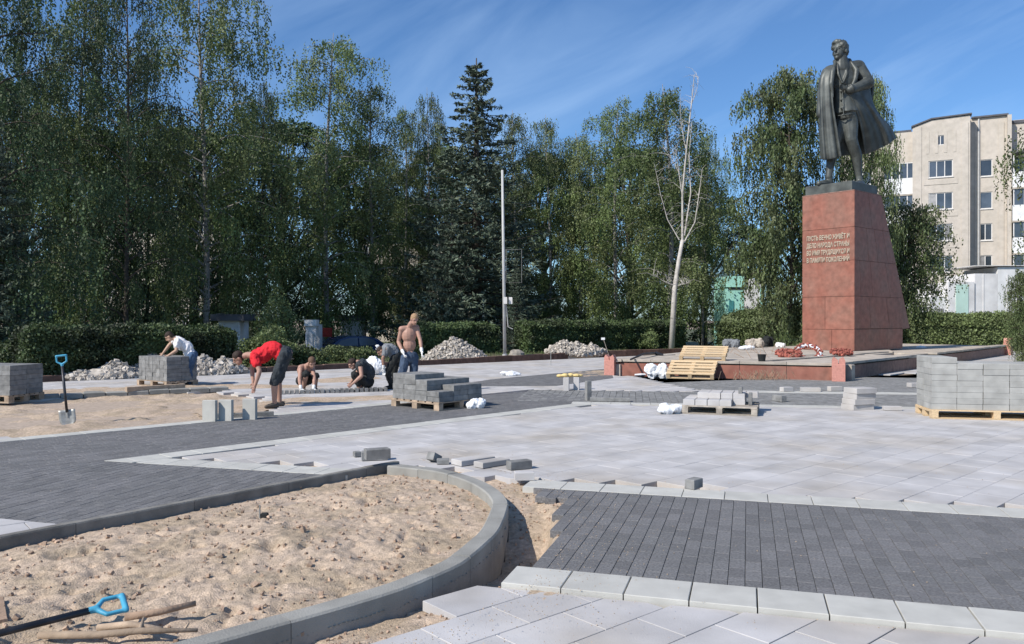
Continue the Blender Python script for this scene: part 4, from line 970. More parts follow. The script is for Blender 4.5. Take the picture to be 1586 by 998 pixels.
# big stack at the right
p0 = at(1443, 649); a = R(-11); ux = Vector((math.cos(a), math.sin(a))); uy = Vector((-ux.y, ux.x)); c = p0.xy+ux*1.0+uy*.46
pallet((c.x-ux.x*.0, c.y, 0), a, 'wide new pallet under the tallest stack of pale slabs', M['wood'], 1.98, .90, 5)
slabstack((c.x, c.y, 0), a, 'tallest stack of pale grey slabs, eight or nine courses on the wide pallet', M['stackslab'], 5, 2, 9, (.395, .41, .0965), jit=.004,
          miss=lambda i, j, k: (k == 8 and not (i == 0)) or (k == 7 and i == 1 and j == 0 and False))
# upright slabs beside the dug sand
for px, py, lb in ((324, 653, 'pale slab standing upright, first of three beside the dug-up sand'), (349, 652, 'middle one of three slabs standing upright beside the dug-up sand'), (386, 650, 'upright pale slab nearest the red-shirted worker')):
    p = at(px, py); b = MB(); b.box((0, 0, .17), (.22, .085, .34), ch=.006); b.build('upright_slab', M['edge'], loc=(p.x, p.y+.03, 0), rz=R(-8), label=lb, cat='slab', group='three upright slabs by the dug sand')
    b = MB(); b.box((0, 0, .04), (.3, .1, .08), ch=.005); b.build('paving_block', M['slate'], loc=(p.x+.12, p.y+.42, 0), rz=R(20), label=('dark block lying behind the '+{324: 'first', 349: 'middle', 386: 'last'}[px]+' of the three upright slabs'), cat='block')
# supports with yellow foam, and the lone post
for px, py, lb in ((877, 605, 'low pale block under one end of the yellow foam piece'), (893, 604, 'taller pale block under the other end of the yellow foam piece')):
    p = at(px, py); b = MB(); b.box((0, 0, .15), (.13, .16, .30), ch=.006); b.build('support_block', M['light'], loc=(p.x, p.y, 0), rz=R(-10), label=lb, cat='block')
p = at(876, 604); b = MB()
for i, (x, z, r) in enumerate([(-.24, .33, .05), (-.12, .345, .06), (.02, .345, .062), (.15, .34, .055), (.24, .335, .04)]): b.ell((x, .02*(-1)**i, z), (.085, .10, r*.8), nu=10, nv=6, jit=.06)
me = remeshed(b, .016, 2, 'yellow_foam', disp=.006, dscale=14); me.materials.append(M['yellowwood']); link('yellow_foam', me, loc=(p.x+.1, p.y, 0), rz=.1, label='yellowish lump of foam lying across two low blocks', cat='foam')
for dx in (0,):
    p = at(911, 620.5); b = MB(); b.box((0, 0, .20), (.10, .10, .40), ch=.006); b.build('stone_post', M['slate'], loc=(p.x, p.y, 0), rz=R(25), label='lone grey block standing upright on the dark paving in mid-square', cat='block')
p = at(870, 575); b = MB(); b.tube([(0, 0, 0), (0, 0, .55)], .012, n=6); b.build('marker_rod', M['steel'], loc=(p.x-.2, p.y+3, 0), label='thin steel marker rod in the far light paving', cat='rod')
# loose pavers on the light field
loose = [  # px, py, length, width, height, rotation, tilt, label
 (580, 713, .30, .12, .10, 14, 0, 'M', 'dark block lying under another behind the end of the straight kerb'),
 (671, 716, .16, .10, .09, 60, 25, 'S', 'tipped dark block near the top of the curved kerb'),
 (686, 719, .14, .12, .05, 5, 0, 'S', 'small flat offcut beside the tipped dark block'),
 (733, 718, .48, .20, .06, 40, 0, 'L', 'longer of two pale slabs lying loose beyond the curved kerb'),
 (762, 722, .40, .16, .06, 42, 0, 'L', 'second pale slab lying loose beside the longer one'),
 (804, 727, .26, .12, .09, 28, 0, 'S', 'grey block lying askew beyond the tip of the curved kerb'),
 (812, 744, .20, .12, .08, 5, 0, 'L', 'small pale block on the sand at the corner of the dark paving'),
 (1075, 757, .17, .10, .09, 48, 0, 'S', 'dark block set on the pale border of the foreground band'),
 (553, 708, .08, .08, .06, 30, 0, 'S', 'tiny dark offcut beside the pair of stacked blocks'),
 (1140, 628, .3, .12, .09, 10, 0, 'L', 'pale block lying behind the small pallet'),
 (1382, 636, .30, .14, .07, -5, 0, 'L', 'single pale block between the short pile and the large stack'),
 (1218, 607, .26, .14, .10, 20, 0, 'L', 'pale loose block on the stripe, nearest the small pallet'),
 (1255, 607, .42, .16, .09, -8, 0, 'L', 'middle pale loose block on the stripe before the terrace'),
 (1293, 606, .30, .14, .10, 15, 0, 'L', 'pale loose block on the stripe by the short slab pile'),
 (1207, 622, .12, .30, .12, 20, 0, 'S', 'dark block at the end of the small pallet'),
 (945, 622, .8, .16, .07, -8, 0, 'S', 'long flat grey stone lying on the far border of the light field'),
 (1420, 600, .4, .2, .10, 8, 0, 'L', 'pale block at the foot of the brown terrace wall'),
 (143, 611, .3, .14, .06, 5, 0, 'S', 'small dark block on the pale paving behind the shovel'),
]
for px, py, l, w, h, r, tl, mt, lb in loose:
    p = at(px, py); b = MB(); b.box((0, 0, h/2), (l, w, h), ch=.006); o = b.build('loose_block', {'S': M['slate'], 'M': M['slate'], 'L': M['light']}[mt], loc=(p.x, p.y, .008), label=lb, cat='block')
    o.rotation_euler = (0, R(tl), R(r))
p = at(580, 713, .11); b = MB(); b.box((0, 0, .055), (.27, .13, .11), ch=.006); o = b.build('loose_block', M['slate'], loc=(p.x+.02, p.y+.05, .12), rz=R(24), label='dark block on top of another behind the end of the straight kerb', cat='block')
# row of blocks being laid by the crouching workers
t = empty('laid_block_row', (at(432, 611).x, at(432, 611).y, 0), 'freshly laid row of grey blocks in front of the crouching workers', 'row of blocks', rz_of(at(432, 611), at(600, 606)))
n_ = 22; Ld = (at(600, 606).xy-at(432, 611).xy).length
for i in range(n_):
    b = MB(); b.box((0, 0, .045), (Ld/n_-.03, .18, .09), ch=.005); b.build('block', M['slate'], t, loc=(Ld*(i+.5)/n_, random.uniform(-.01, .01), random.uniform(-.01, .01)))
# long board / plank
p, q = at(195, 612), at(285, 606); b = MB(); ln = (q-p).length; b.box((0, 0, .05), (ln, .12, .10)); b.build('long_beam', M['oldwood'], loc=((p.x+q.x)/2, (p.y+q.y)/2, .07), rz=rz_of(p, q), label='long worn beam lying along the grey edging stones', cat='beam')

# tilted pallets against the terrace wall
d = (C-A).normalized(); aw = math.atan2(d.y, d.x); nrw = Vector((d.y, -d.x))
def lean(px, base_d, z, tl, label, L_=1.2, D=.8):
    # foot of the pallet stands in front of the wall, its top leans on the coping
    t_ = ((px-CX)/FPX); s = (t_*A.y-A.x)/(d.x-t_*d.y); f = A+d*s+nrw*base_d
    t = pallet((0, 0, 0), 0, label, M['wood'], L_, D, 5, fill=.60)
    t.rotation_euler = Matrix.Rotation(aw, 3, 'Z').to_euler()
    t.matrix_world = Matrix.Translation((f.x, f.y, z)) @ Matrix.Rotation(aw, 4, 'Z') @ Matrix.Rotation(R(tl), 4, 'X') @ Matrix.Translation((0, D/2, 0))
    t.location, t.rotation_euler = t.matrix_world.to_translation(), t.matrix_world.to_euler()
lean(1076, .86, .0, 22, 'new yellow pallet leaning against the terrace wall, lower of two', 1.3, .90)
lean(1087, -.04, .46, 17, 'new yellow pallet lying tilted on the terrace edge, upper of two', 1.3, .90)

# shovels
def dhandle(m, w=.13, h=.15):
    b = MB(); b.tube([(0, 0, 0), (0, 0, .05)], [.02, .022], n=10)
    for s in (-1, 1): b.tube([(0, 0, .04), (s*w/2, 0, .085), (s*w/2, 0, h+.03)], [.018, .014, .014], n=8, round_ends=True)
    b.tube([(-w/2, 0, h+.03), (w/2, 0, h+.03)], .018, n=8, round_ends=True)
    return remeshed(b, .008, 2, 'handle')
def shovel(label, length, blade=True):
    t = empty('shovel', (0, 0, 0), label, 'shovel')
    b = MB(); b.tube([(0, 0, .25), (0, 0, .55), (.0, .015, length-.17)], [.018, .019, .019], n=10); b.build('shaft', M['blackpole'], t, smooth=True)
    me = dhandle(M['bluehandle']); me.materials.append(M['bluehandle']); h = link('handle', me, t, (0, .015, length-.2))
    n = 8; vs = []
    for j in range(n+1):
        z = .27*(1-j/n)
        for i in range(7):
            x = (i-3)/3*.11*(1 if j < 6 else [.93, .72, .3][j-6]); y = .018*(1-(abs(i-3)/3)**2)
            vs.append((x, y, z+.02))
    b = MB(); b.poly(vs, [(j*7+i, j*7+i+1, (j+1)*7+i+1, (j+1)*7+i) for j in range(n) for i in range(6)])
    me = evaluated(b.mesh('blade'), [('SOLIDIFY', dict(thickness=.004))]); me.materials.append(M['steel']); link('blade', smooth_me(me), t)
    b = MB(); b.tube([(0, .012, .17), (0, .012, .30)], [.012, .022], n=8); b.build('socket', M['steel'], t)
    return t
s1 = shovel('shovel with a blue handle standing upright in the dug-up sand', 1.18)
p = at(106, 660, -.05); s1.location = (p.x, p.y, -.08); s1.rotation_euler = (R(-4), R(-6.5), R(15)); s1.scale = (1.1, 1.1, 1)
s2 = shovel('shovel lying on the sand of the planting bed with its blue grip towards the light', 1.3)
g1, g0 = at(198, 936, .06), at(0, 976, .05); dr = (g1-g0).normalized(); g1.z = max(g1.z, sand_z(g1.x, g1.y)+.07); base = g1-dr*1.3; base.z = sand_z(g0.x, g0.y)+.03
dv = (g1-base).normalized(); q = dv.to_track_quat('Z', 'Y'); s2.location = base; s2.rotation_euler = (q @ Matrix.Rotation(R(20), 3, 'Z').to_quaternion()).to_euler(); s2.scale = (1, 1, 1)
# wooden sticks and timber beside the lying shovel
def stick(pts, r, label, m='stick', name='branch', cat='branch', twigs=()):
    t = empty(name, (0, 0, 0), label, cat)
    P_ = [at(px, py, dz) for px, py, dz in pts]; c0 = P_[0].copy(); t.location = c0
    b = MB(); b.tube([p-c0 for p in P_], r, n=8); b.build('stem', M[m], t, smooth=True)
    for a_, e_, rr in twigs: bb = MB(); bb.tube([at(*a_)-c0, at(*e_)-c0], [rr, rr*.6], n=6); bb.build('twig', M[m], t, smooth=True)
stick([(192, 957, .03), (245, 949, .03), (303, 935, .05)], [.022, .02, .016], 'smooth bare pole lying beyond the blue grip of the shovel', name='wooden_pole', cat='pole')
stick([(60, 985, .0), (150, 984, .02), (215, 978, .03), (305, 977, .03)], [.02, .02, .018, .010], 'dark forked branch half buried beside the near kerb', twigs=(((285, 976, .03), (292, 965, .06), .008), ((215, 978, .03), (222, 958, .05), .012)), m='oldwood')
stick([(150, 973, .02), (200, 968, .03), (250, 976, .02)], [.018, .02, .015], 'short dark piece of branch under the lying shovel', m='oldwood')
p = at(8, 942, .03); b = MB(); b.box((0, 0, .01), (.42, .10, .03), ch=.003); b.build('plank', M['stick'], loc=(p.x-.06, p.y, .0), rz=R(125), label='end of a plank sticking into the picture over the planting bed', cat='plank')
for px, py, lb in ((402, 804, 'small upright peg with a dark stub in the sand near the straight kerb'), ):
    p = at(px, py, -.04); t = empty('peg', (p.x, p.y, sand_z(p.x, p.y)-.01), lb, 'peg'); b = MB(); b.tube([(0, 0, 0), (.0, 0, .12)], .007, n=6); b.build('pin', M['steel'], t)
    b = MB(); b.box((.04, 0, .03), (.06, .04, .05), ch=.01); b.build('stub', M['black'], t)

# film, bags
def bag(px, py, sx, sy, sz, label, m='plastic', name='plastic_bag', cat='bag', z=0, seed=0, dist=None):
    p = at(px, py) if dist is None else atd(px, py, dist); b = MB(); rr = random.Random(seed)
    for _ in range(9): b.ell((rr.uniform(-.35, .35)*sx, rr.uniform(-.3, .3)*sy, rr.uniform(.15, .55)*sz), (sx*rr.uniform(.18, .32), sy*rr.uniform(.2, .32), sz*rr.uniform(.25, .42)), nu=10, nv=7, jit=.12)
    me = remeshed(b, max(.014, sx*.03), 1, name, disp=.05*min(sx, sz*1.5), dscale=9/max(sx, .3)); me.materials.append(M[m])
    link(name, me, loc=(p.x, p.y, z), label=label, cat=cat)
bag(1018, 584, .70, .4, .50, 'heap of white plastic film lying against the red terrace wall', seed=1)
b = MB(); p = at(983, 582)
b.tube([(0, 0, .02), (.2, .0, .03), (.45, .02, .03)], [.03, .04, .03], n=6); b.build('film_strip', M['plastic'], loc=(p.x, p.y, 0), label='twisted strip of white film beside the heap of plastic film', cat='film')
bag(1035, 641, .5, .3, .20, 'crumpled white plastic bag by the end of the small pallet', seed=2)
bag(737, 632, .34, .26, .22, 'small white crumpled bag at the corner of the middle pallet', seed=4)
bag(790, 582, .5, .3, .16, 'thin white film lying on the paving behind the middle stack', seed=5)
bag(578, 581, .62, .5, .62, 'large white sack standing behind the dark-topped crouching worker', name='white_sack', cat='sack', seed=6)
# things lying on the terrace
def on_terrace(px, py): return at(px, py, DZ)
def wreath(px, py, r, label, m='ribbonred', tilt=60, rz=0, m2=None, flat=1.0):
    p = on_terrace(px, py); t = empty('wreath', (p.x, p.y, DZ+.10), label, 'wreath', rz); t.rotation_euler = (R(tilt), 0, rz)
    b = MB()
    b.tube([(r*math.cos(k*math.pi/8), r*math.sin(k*math.pi/8)*flat, 0) for k in range(17)], r*.17, n=8); b.build('ring', M[m2 or m], t)
    b = MB()
    for k in range(170):
        an = random.uniform(0, 6.283); q = random.uniform(0, 6.283); c = Vector((r*math.cos(an), r*math.sin(an)*flat, 0))+Vector((math.cos(an)*math.cos(q), math.sin(an)*math.cos(q), math.sin(q)))*r*.22
        b.chunk(c, random.uniform(.03, .06))
    b.build('flowers', M[m], t, kind='stuff')
wreath(1222, 553, .34, 'red wreath lying flat in front of the pedestal, left of two together', tilt=14, flat=.8)
wreath(1252, 551, .36, 'red and pale wreath propped against another before the pedestal', tilt=38, rz=-.2, m2='plastic')
wreath(1303, 550, .30, 'faded red wreath leaning at the foot of the pedestal corner', tilt=12, flat=.7)
bag(1132, 556, .62, .4, .48, 'grey cloth bag at the end of the heap on the terrace', m='greycloth', z=DZ, seed=8)
bag(1168, 556, .75, .5, .52, 'pale bulging sack in the middle of the heap on the terrace', m='coping', name='sack', cat='sack', z=DZ, seed=9)
bag(1152, 561, .70, .3, .22, 'white film spread in front of the heap on the terrace', m='plastic', z=DZ, seed=10)
bag(1190, 553, .45, .4, .55, 'dark sack behind the heap on the terrace', m='black', name='sack', cat='sack', z=DZ, seed=11)
bag(1209, 555, .4, .3, .26, 'small pale bundle between the dark sack and the wreaths', m='whitewall', name='bundle', cat='bundle', z=DZ, seed=12)
p = on_terrace(1180, 560); t = empty('bucket', (p.x, p.y, DZ), 'small dark bucket at the edge of the terrace beside the white film', 'bucket'); b = MB(); b.tube([(0, 0, 0), (0, 0, .2)], [.09, .12], n=14); b.build('pail', M['black'], t, smooth=False); b = MB(); b.tube([(.12*math.cos(k*math.pi/6), 0, .2+.1*math.sin(k*math.pi/6)) for k in range(7)], .006, n=5); b.build('bail', M['steel'], t)
b = MB()
for k in range(14):
    p = on_terrace(random.uniform(1120, 1240), random.uniform(545, 556))
    b.tube([(p.x, p.y, DZ+.02), (p.x+random.uniform(-.3, .3), p.y+.1, DZ+random.uniform(.1, .45))], .008, n=5)
b.build('flower_stems', M['stick'], kind='stuff', label='dry flower stems and twigs sticking out of the heap on the terrace')
bag(1446, 556, .6, .4, .30, 'grey bundle on the ground by the gap in the terrace wall', m='greycloth', name='bundle', cat='bundle', seed=14)
bag(1425, 553, .5, .3, .22, 'pale bundle at the top of the terrace steps', m='plastic', name='bundle', cat='bundle', z=.3, seed=15)
p1_, p2_ = on_terrace(977, 558), on_terrace(1015, 551); b = MB(); b.tube([p1_+Vector((0, 0, .02)), (p1_+p2_)/2+Vector((0, 0, .12)), p2_+Vector((0, 0, .08))], [.03, .035, .035], n=8)
b.tube([p2_+Vector((0, 0, .08)), p2_+Vector((.25, 0, .0))], [.06, .05], n=8); b.build('metal_tool', M['blackpole'], label='dark metal tool lying on the terrace edge behind the far granite post', cat='tool')
p = at(928, 553); t = empty('rake', (p.x+.2, p.y, 0), 'rake with a white head stuck upright by the smaller rubble heap', 'rake'); b = MB(); b.tube([(.25, 0, 0), (0, 0, .75)], .014, n=6); b.build('handle', M['graywood'], t); b = MB(); b.box((-.03, 0, .80), (.16, .04, .10)); b.build('rake_head', M['plastic'], t)
# dry weeds at the foot of the terrace wall
b = MB(); p = at(1185, 589)
for _ in range(120):
    x, y = random.gauss(0, .35), random.uniform(-.1, .12); h = random.uniform(.05, .28)
    b.tube([(p.x+x, p.y+y+.1, 0), (p.x+x+random.uniform(-.15, .15), p.y+y+.1, h)], .006, n=3, caps=False)
b.build('dry_weeds', M['stick'], kind='stuff', label='dry weeds and twigs at the foot of the red terrace wall')

# rubble heaps
def heap(pxc, pyb, w, h, dpt, label, n, r=(.05, .13), lob=((0, 1),), seed=0, rz=0):
    p = at(pxc, pyb); b = MB(); b.ell((0, 0, 0), (w*.42, dpt*.42, h*.6), nu=16, nv=8, jit=.1); base = len(b.v)
    for _ in range(n):
        x, y = random.uniform(-1, 1), random.uniform(-1, 1)
        if x*x+y*y > 1: continue
        hh = max(0, max(hs*max(0, 1-math.hypot((x-xo)*(1.4 if len(lob) > 1 else 1), y))**.8 for xo, hs in lob)); z = h*hh*(random.random()**.35)
        rr = random.uniform(*r)*(1.0 if random.random() < .8 else .6); b.chunk((x*w/2, y*dpt/2, z+rr*.2), rr)
    b.build('rubble_heap', M['stone_rubble'], loc=(p.x, p.y+dpt*.35, -.02), rz=rz, kind='stuff', label=label)
heap(150, 588, 2.1, .50, 1.3, 'heap of broken concrete before the tall hedge, beside the stack of kerbstones', 1500, lob=((.25, 1), (-.5, .45)), rz=R(35))
heap(225, 583, 1.8, .70, 1.2, 'broken concrete showing behind the kerbstone stack', 1100, rz=R(35))
heap(325, 581, 2.0, .62, 1.1, 'heap of broken concrete between the white-shirted and red-shirted workers', 1400, lob=((-.35, 1), (.3, .85)), rz=R(35))
heap(703, 559, 2.9, .98, 1.8, 'tall cone of broken concrete beside the lamp post', 2300, rz=R(30))
heap(893, 551, 3.0, .74, 1.7, 'long low heap of broken concrete in front of the clipped hedge', 2000, lob=((-.4, 1), (.05, .85), (.5, .7)), rz=R(20))
# lamp post
def post():
    p = at(782, 556); t = empty('lamp_post', (p.x, p.y, -.05), 'tall thin galvanised pole with a rectangular bracket and two small boxes', 'pole')
    s = FPX/p.y; Z = lambda py: EYE-(py-HY)/s; X = lambda px: (px-782)/s
    b = MB(); b.tube([(0, 0, 0), (X(780), 0, Z(400)), (X(778), 0, Z(262))], [.075, .065, .05], n=10); b.build('pole', M['greypole'], t, smooth=True)
    b = MB(); b.tube([(X(781), 0, Z(385)), (X(808), 0, Z(385)), (X(808), 0, Z(436)), (X(784), 0, Z(436)), (X(784), 0, Z(386))], .012, n=6); b.build('bracket', M['slate'], t)
    for px in (782, 790): b = MB(); b.box((X(px)+.02, -.12 if px == 782 else 0, Z(464)), (.15, .14, .28), ch=.01); b.build('junction_box', M['frame'], t)
    b = MB(); b.tube([(X(784), 0, Z(470)), (X(787), 0, Z(505)), (X(794), 0, Z(508))], .018, n=5); b.build('cable', M['greypole'], t)
    b = MB(); b.tube([(0, 0, 0), (0, 0, .25)], [.12, .11], n=10); b.build('base_collar', M['greypole'], t)
post()
p = at(800, 553); b = MB(); b.ell((0, 0, .1), (.35, .25, .24), jit=.15); b.build('boulder', M['stone_rubble'], loc=(p.x, p.y, -.02), label='rounded stone on the grass at the foot of the lamp post', cat='boulder')
# ---------------------------------------------------------------- foliage
def leaf_mesh(name, c, size, m, down=0.0, aspect=.6, seed=1, extra=None):
    """rhombic leaf faces at the points c; down > 0 makes them hang"""
    r = np.random.default_rng(seed); n = len(c); c = np.asarray(c, dtype=np.float32)
    a = r.normal(size=(n, 3)); a[:, 2] -= down*2; a /= np.linalg.norm(a, axis=1)[:, None]
    b_ = r.normal(size=(n, 3)); b_ -= a*np.sum(a*b_, 1)[:, None]; b_ /= np.linalg.norm(b_, axis=1)[:, None]
    s = (size*r.uniform(.6, 1.25, n))[:, None]
    v = np.stack([c-a*s*.5, c+b_*s*aspect*.5, c+a*s*.5, c-b_*s*aspect*.5], 1).reshape(-1, 3).astype(np.float32)
    me = bpy.data.meshes.new(name); me.vertices.add(4*n); me.vertices.foreach_set('co', v.ravel())
    me.loops.add(4*n); me.loops.foreach_set('vertex_index', np.arange(4*n, dtype=np.int32))
    me.polygons.add(n); me.polygons.foreach_set('loop_start', np.arange(0, 4*n, 4, dtype=np.int32))
    try: me.polygons.foreach_set('loop_total', np.full(n, 4, dtype=np.int32))
    except Exception: pass
    me.update(calc_edges=True); me.validate(); me.materials.append(m); return me
def tree_proto(trunk, leaf_c, size, lm, bark, down=0, aspect=.6, seed=1, extra_leaf=None):
    tm = trunk.mesh('trunk'); tm.materials.append(bark); smooth_me(tm)
    return tm, leaf_mesh('crown', leaf_c, size, lm, down, aspect, seed)
def birch(seed, H=18, Rm=3.2, base=.12, nb=60, strands=50, lm='birchleaf', bark='birchbark', size=.13, top=.6, hang=2.0, lean=0, dens=1.0):
    r = random.Random(seed); t = MB(); pts = []; x = y = 0
    ph = r.uniform(0, 6)
    for i in range(9):
        q = i/8; x = lean*q*q+.35*math.sin(q*4+ph)*q; y = .3*math.cos(q*3.3+ph)*q; pts.append(Vector((x, y, H*.97*q)))
    t.tube(pts, [.155*(1-q/8)**.8*H/18+.012 for q in range(9)], n=8)
    def on(q): k = min(7, int(q*8)); return pts[k].lerp(pts[k+1], q*8-k)
    C_ = []
    lobes = [(r.uniform(0, 6.28), r.uniform(.2, .95), r.uniform(.5, 1.0)) for _ in range(9)]
    for i in range(nb):
        q = base+(1-base)*((i+.5)/nb)**.9; az = i*2.4+r.uniform(-.5, .5)
        tt = (q-base)/(1-base); pr = min(1, .35+tt/.3)*max(.05, 1-((tt-.42)/.66)**2 if tt > .42 else 1)**(top*.9)
        lf = max([math.cos(az-a)*.5+.5-abs(q-z)*2.2 for a, z, w in lobes])
        ln = Rm*pr*r.uniform(.55, 1.1)*(.62+.5*max(0, lf))
        if r.random() < .12: continue
        o = on(q*.97); d = Vector((math.cos(az), math.sin(az), 0)); up = r.uniform(.55, 1.1)
        br = [o+d*ln*s+Vector((0, 0, ln*(up*s-.55*up*s*s-.25*s*s))) for s in (0, .25, .5, .75, 1)]
        t.tube(br, [.055*(1-q)+.018, .04*(1-q)+.014, .02, .014, .008], n=5, caps=False)
        m_ = int(strands*(.5+ln/Rm)*dens)
        for _ in range(m_):
            s = r.uniform(.18, 1.05); k = min(3, int(s*4)); p = br[k].lerp(br[min(4, k+1)], min(1.2, s*4-k))+Vector((r.gauss(0, .22), r.gauss(0, .22), r.gauss(0, .16)))
            hl = r.uniform(.25, 1)*hang*(.55+.45*(1-q))*(.4+s); n = max(4, int(hl/.085)); sx, sy = r.gauss(0, .05), r.gauss(0, .05)
            for j in range(n):
                f = j/n*hl; C_.append((p.x+sx*f+r.gauss(0, .055), p.y+sy*f+r.gauss(0, .055), p.z-f))
    return tree_proto(t, C_, size, M[lm], M[bark], down=.8, aspect=.62, seed=seed)
def broad(seed, H=10, Rm=3.5, base=.2, nclump=90, per=170, lm='linden', size=.17, cr=.8, bark='bark', tz=.0):
    r = random.Random(seed); t = MB()
    pts = [Vector((.2*math.sin(i+seed)*i/5, .2*math.cos(i*1.3)*i/5, H*.85*i/6)) for i in range(7)]
    t.tube(pts, [.22*(1-i/7)+.03 for i in range(7)], n=8); C_ = []
    for i in range(nclump):
        z = base+(1-base)*r.random()**.85; pr = math.sin(min(1, (z-base)/(1-base)*.86+.14)*math.pi)**.55
        az = r.uniform(0, 6.28); rad = Rm*pr*r.uniform(.35, 1.05)**.7*(.8+.25*math.sin(az*2+seed)+.15*math.sin(az*3+z*9))
        c = Vector((math.cos(az)*rad, math.sin(az)*rad, z*H)); o = pts[min(5, int(z*5))]
        if i % 3 == 0: t.tube([o*.9, o.lerp(c, .5)-Vector((0, 0, .3)), c], [.07, .04, .015], n=5, caps=False)
        w = cr*r.uniform(.55, 1.2)
        for _ in range(int(per*r.uniform(.5, 1.3))):
            d = Vector((r.gauss(0, 1), r.gauss(0, 1), r.gauss(0, 1))).normalized()*r.random()**.45
            C_.append((c.x+d.x*w, c.y+d.y*w, c.z+d.z*w*.72-.12*w*(d.x*d.x+d.y*d.y)))
    return tree_proto(t, C_, size, M[lm], M[bark], down=.25, aspect=.7, seed=seed)
def spruce(seed, H=18, Rb=4.0, lm='needle', base=.03, dens=1.0):
    r = random.Random(seed); t = MB(); t.tube([(0, 0, 0), (0, 0, H*.5), (0, 0, H*.99)], [.26, .15, .02], n=8); C_ = []
    z = base*H
    while z < H*.985:
        q = z/H; ln0 = Rb*(1-q)**.82+.12; nbr = 9 if q < .8 else 6; az0 = r.uniform(0, 6.28)
        for i in range(nbr):
            az = az0+i*6.283/nbr+r.uniform(-.25, .25); ln = ln0*r.uniform(.60, 1.15)
            if r.random() < .20: continue
            d = Vector((math.cos(az), math.sin(az), 0)); sx = Vector((-d.y, d.x, 0)); dr = .34*(1-q)+.02
            P_ = lambda s: Vector((0, 0, z))+d*ln*s+Vector((0, 0, ln*(-dr*1.5*s+dr*1.25*s*s+.10*s**3*ln0/2)))
            t.tube([P_(0), P_(.5), P_(1)], [.045*(1-q)+.012, .02, .008], n=4, caps=False)
            m_ = int(ln*58*dens)+12
            for _ in range(m_):
                s = r.random()**.72; p = P_(s); w = .34*ln*(1-s*.75)*r.uniform(-1, 1); hd = r.random()**1.5*.42*(1-q*.5)
                C_.append((p.x+sx.x*w, p.y+sx.y*w, p.z-hd*abs(1-s*.4)-abs(w)*.25+r.gauss(0, .03)))
        z += r.uniform(.38, .66)*(1.2-q*.4)
    return tree_proto(t, C_, .26, M[lm], M['bark'], down=.35, aspect=.30, seed=seed)
PR = {}
for i, kw in enumerate([dict(H=18, Rm=3.6), dict(H=18, Rm=3.0, top=.8, hang=2.6), dict(H=18, Rm=4.2, top=.5, hang=2.3, nb=72), dict(H=18, Rm=2.5, hang=1.6, top=.7), dict(H=18, Rm=3.4, lean=.8, hang=2.2)]):
    PR['b%d' % i] = birch(11+i, **kw)
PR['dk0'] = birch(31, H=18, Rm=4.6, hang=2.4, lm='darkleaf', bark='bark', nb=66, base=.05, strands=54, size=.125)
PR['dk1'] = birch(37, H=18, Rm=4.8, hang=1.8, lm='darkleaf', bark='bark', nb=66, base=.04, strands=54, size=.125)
PR['sp0'] = spruce(5); PR['sp1'] = spruce(9, H=14, Rb=3.2, dens=1.0)
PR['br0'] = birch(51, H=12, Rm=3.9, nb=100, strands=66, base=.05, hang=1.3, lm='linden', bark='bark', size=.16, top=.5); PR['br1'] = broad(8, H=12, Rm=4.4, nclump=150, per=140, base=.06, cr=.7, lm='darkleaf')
PR['br2'] = birch(52, H=6, Rm=2.3, nb=75, strands=60, base=.05, hang=.7, lm='linden', bark='bark', size=.12, top=.55)
H0 = {'b': 18, 'dk': 18, 'sp0': 18, 'sp1': 14, 'br0': 12, 'br1': 12, 'br2': 6}
def tree(name, key, px, y, toppx, label, wide=1.0, rz=None, group=None, cat='tree', z=None):
    x = (px-CX)/FPX*y; g = gz(x, y)-.1 if z is None else z; h = EYE+(HY-toppx)/FPX*y-g
    hk = 14 if key == 'sp1' else 6 if key == 'br2' else 12 if key[:2] == 'br' else 18
    t = empty(name, (x, y, g), label, cat, rz if rz is not None else random.uniform(0, 6.28), group=group); s = h/hk; t.scale = (s*wide, s*wide, s)
    tm, cm = PR[key]; link('trunk', tm, t); o = link('crown', cm, t); return t
gl, gb = 'weeping birches in the row behind the hedge', 'trees in the dark belt behind the birches'
T_ = [
 ('birch_tree', 'dk0', -40, 27, -230, 'dark birch whose branches hang in at the upper corner above the dark stack', 1.0),
 ('birch_tree', 'dk1', 40, 32, -40, 'dark birch at the picture edge with a rounded top beside the first sky gap', .52),
 ('birch_tree', 'b1', 128, 36, -60, 'tall birch behind the start of the tall hedge, its top out of the picture', .80),
 ('birch_tree', 'dk1', 195, 33, -70, 'birch with a dark straight trunk behind the middle of the tall hedge', .66),
 ('birch_tree', 'b2', 318, 38, -70, 'broad birch above the white-shirted worker with bright hanging sprays', 1.0),
 ('birch_tree', 'dk0', 405, 43, 120, 'dark birch above the bent red-shirted worker', .62),
 ('birch_tree', 'b0', 507, 45, 36, 'birch with a tall pointed top in the middle of the long row', 1.05),
 ('birch_tree', 'b3', 578, 47, 106, 'narrow birch with a blunt top above the parked car', 1.0),
 ('birch_tree', 'b3', 627, 51, 152, 'small birch top showing between two taller ones beyond the car', .8),
 ('birch_tree', 'b4', 662, 53, 126, 'slender birch standing next to the tall spruce', .62),
 ('birch_tree', 'b3', 800, 56, 158, 'birch top just beyond the tall spruce, above the lamp post', .95),
 ('birch_tree', 'b3', 852, 57, 166, 'slim birch between the lamp post and the leafy clump', .85),
 ('birch_tree', 'b1', 898, 58, 192, 'low rounded birch in the dip of the skyline', 1.0),
 ('birch_tree', 'b2', 955, 56, 146, 'birch with a ragged crown above the far granite post', 1.0),
 ('birch_tree', 'b1', 1036, 51, 118, 'green weeping birch directly behind the bare white birch', 1.25),
 ('birch_tree', 'b4', 1088, 56, 186, 'birch whose thin drooping branches end the long row', .58),
]
for nm, key, px, y, tp, lb, w in T_: tree(nm, key, px, y, tp, lb, w, group=gl)
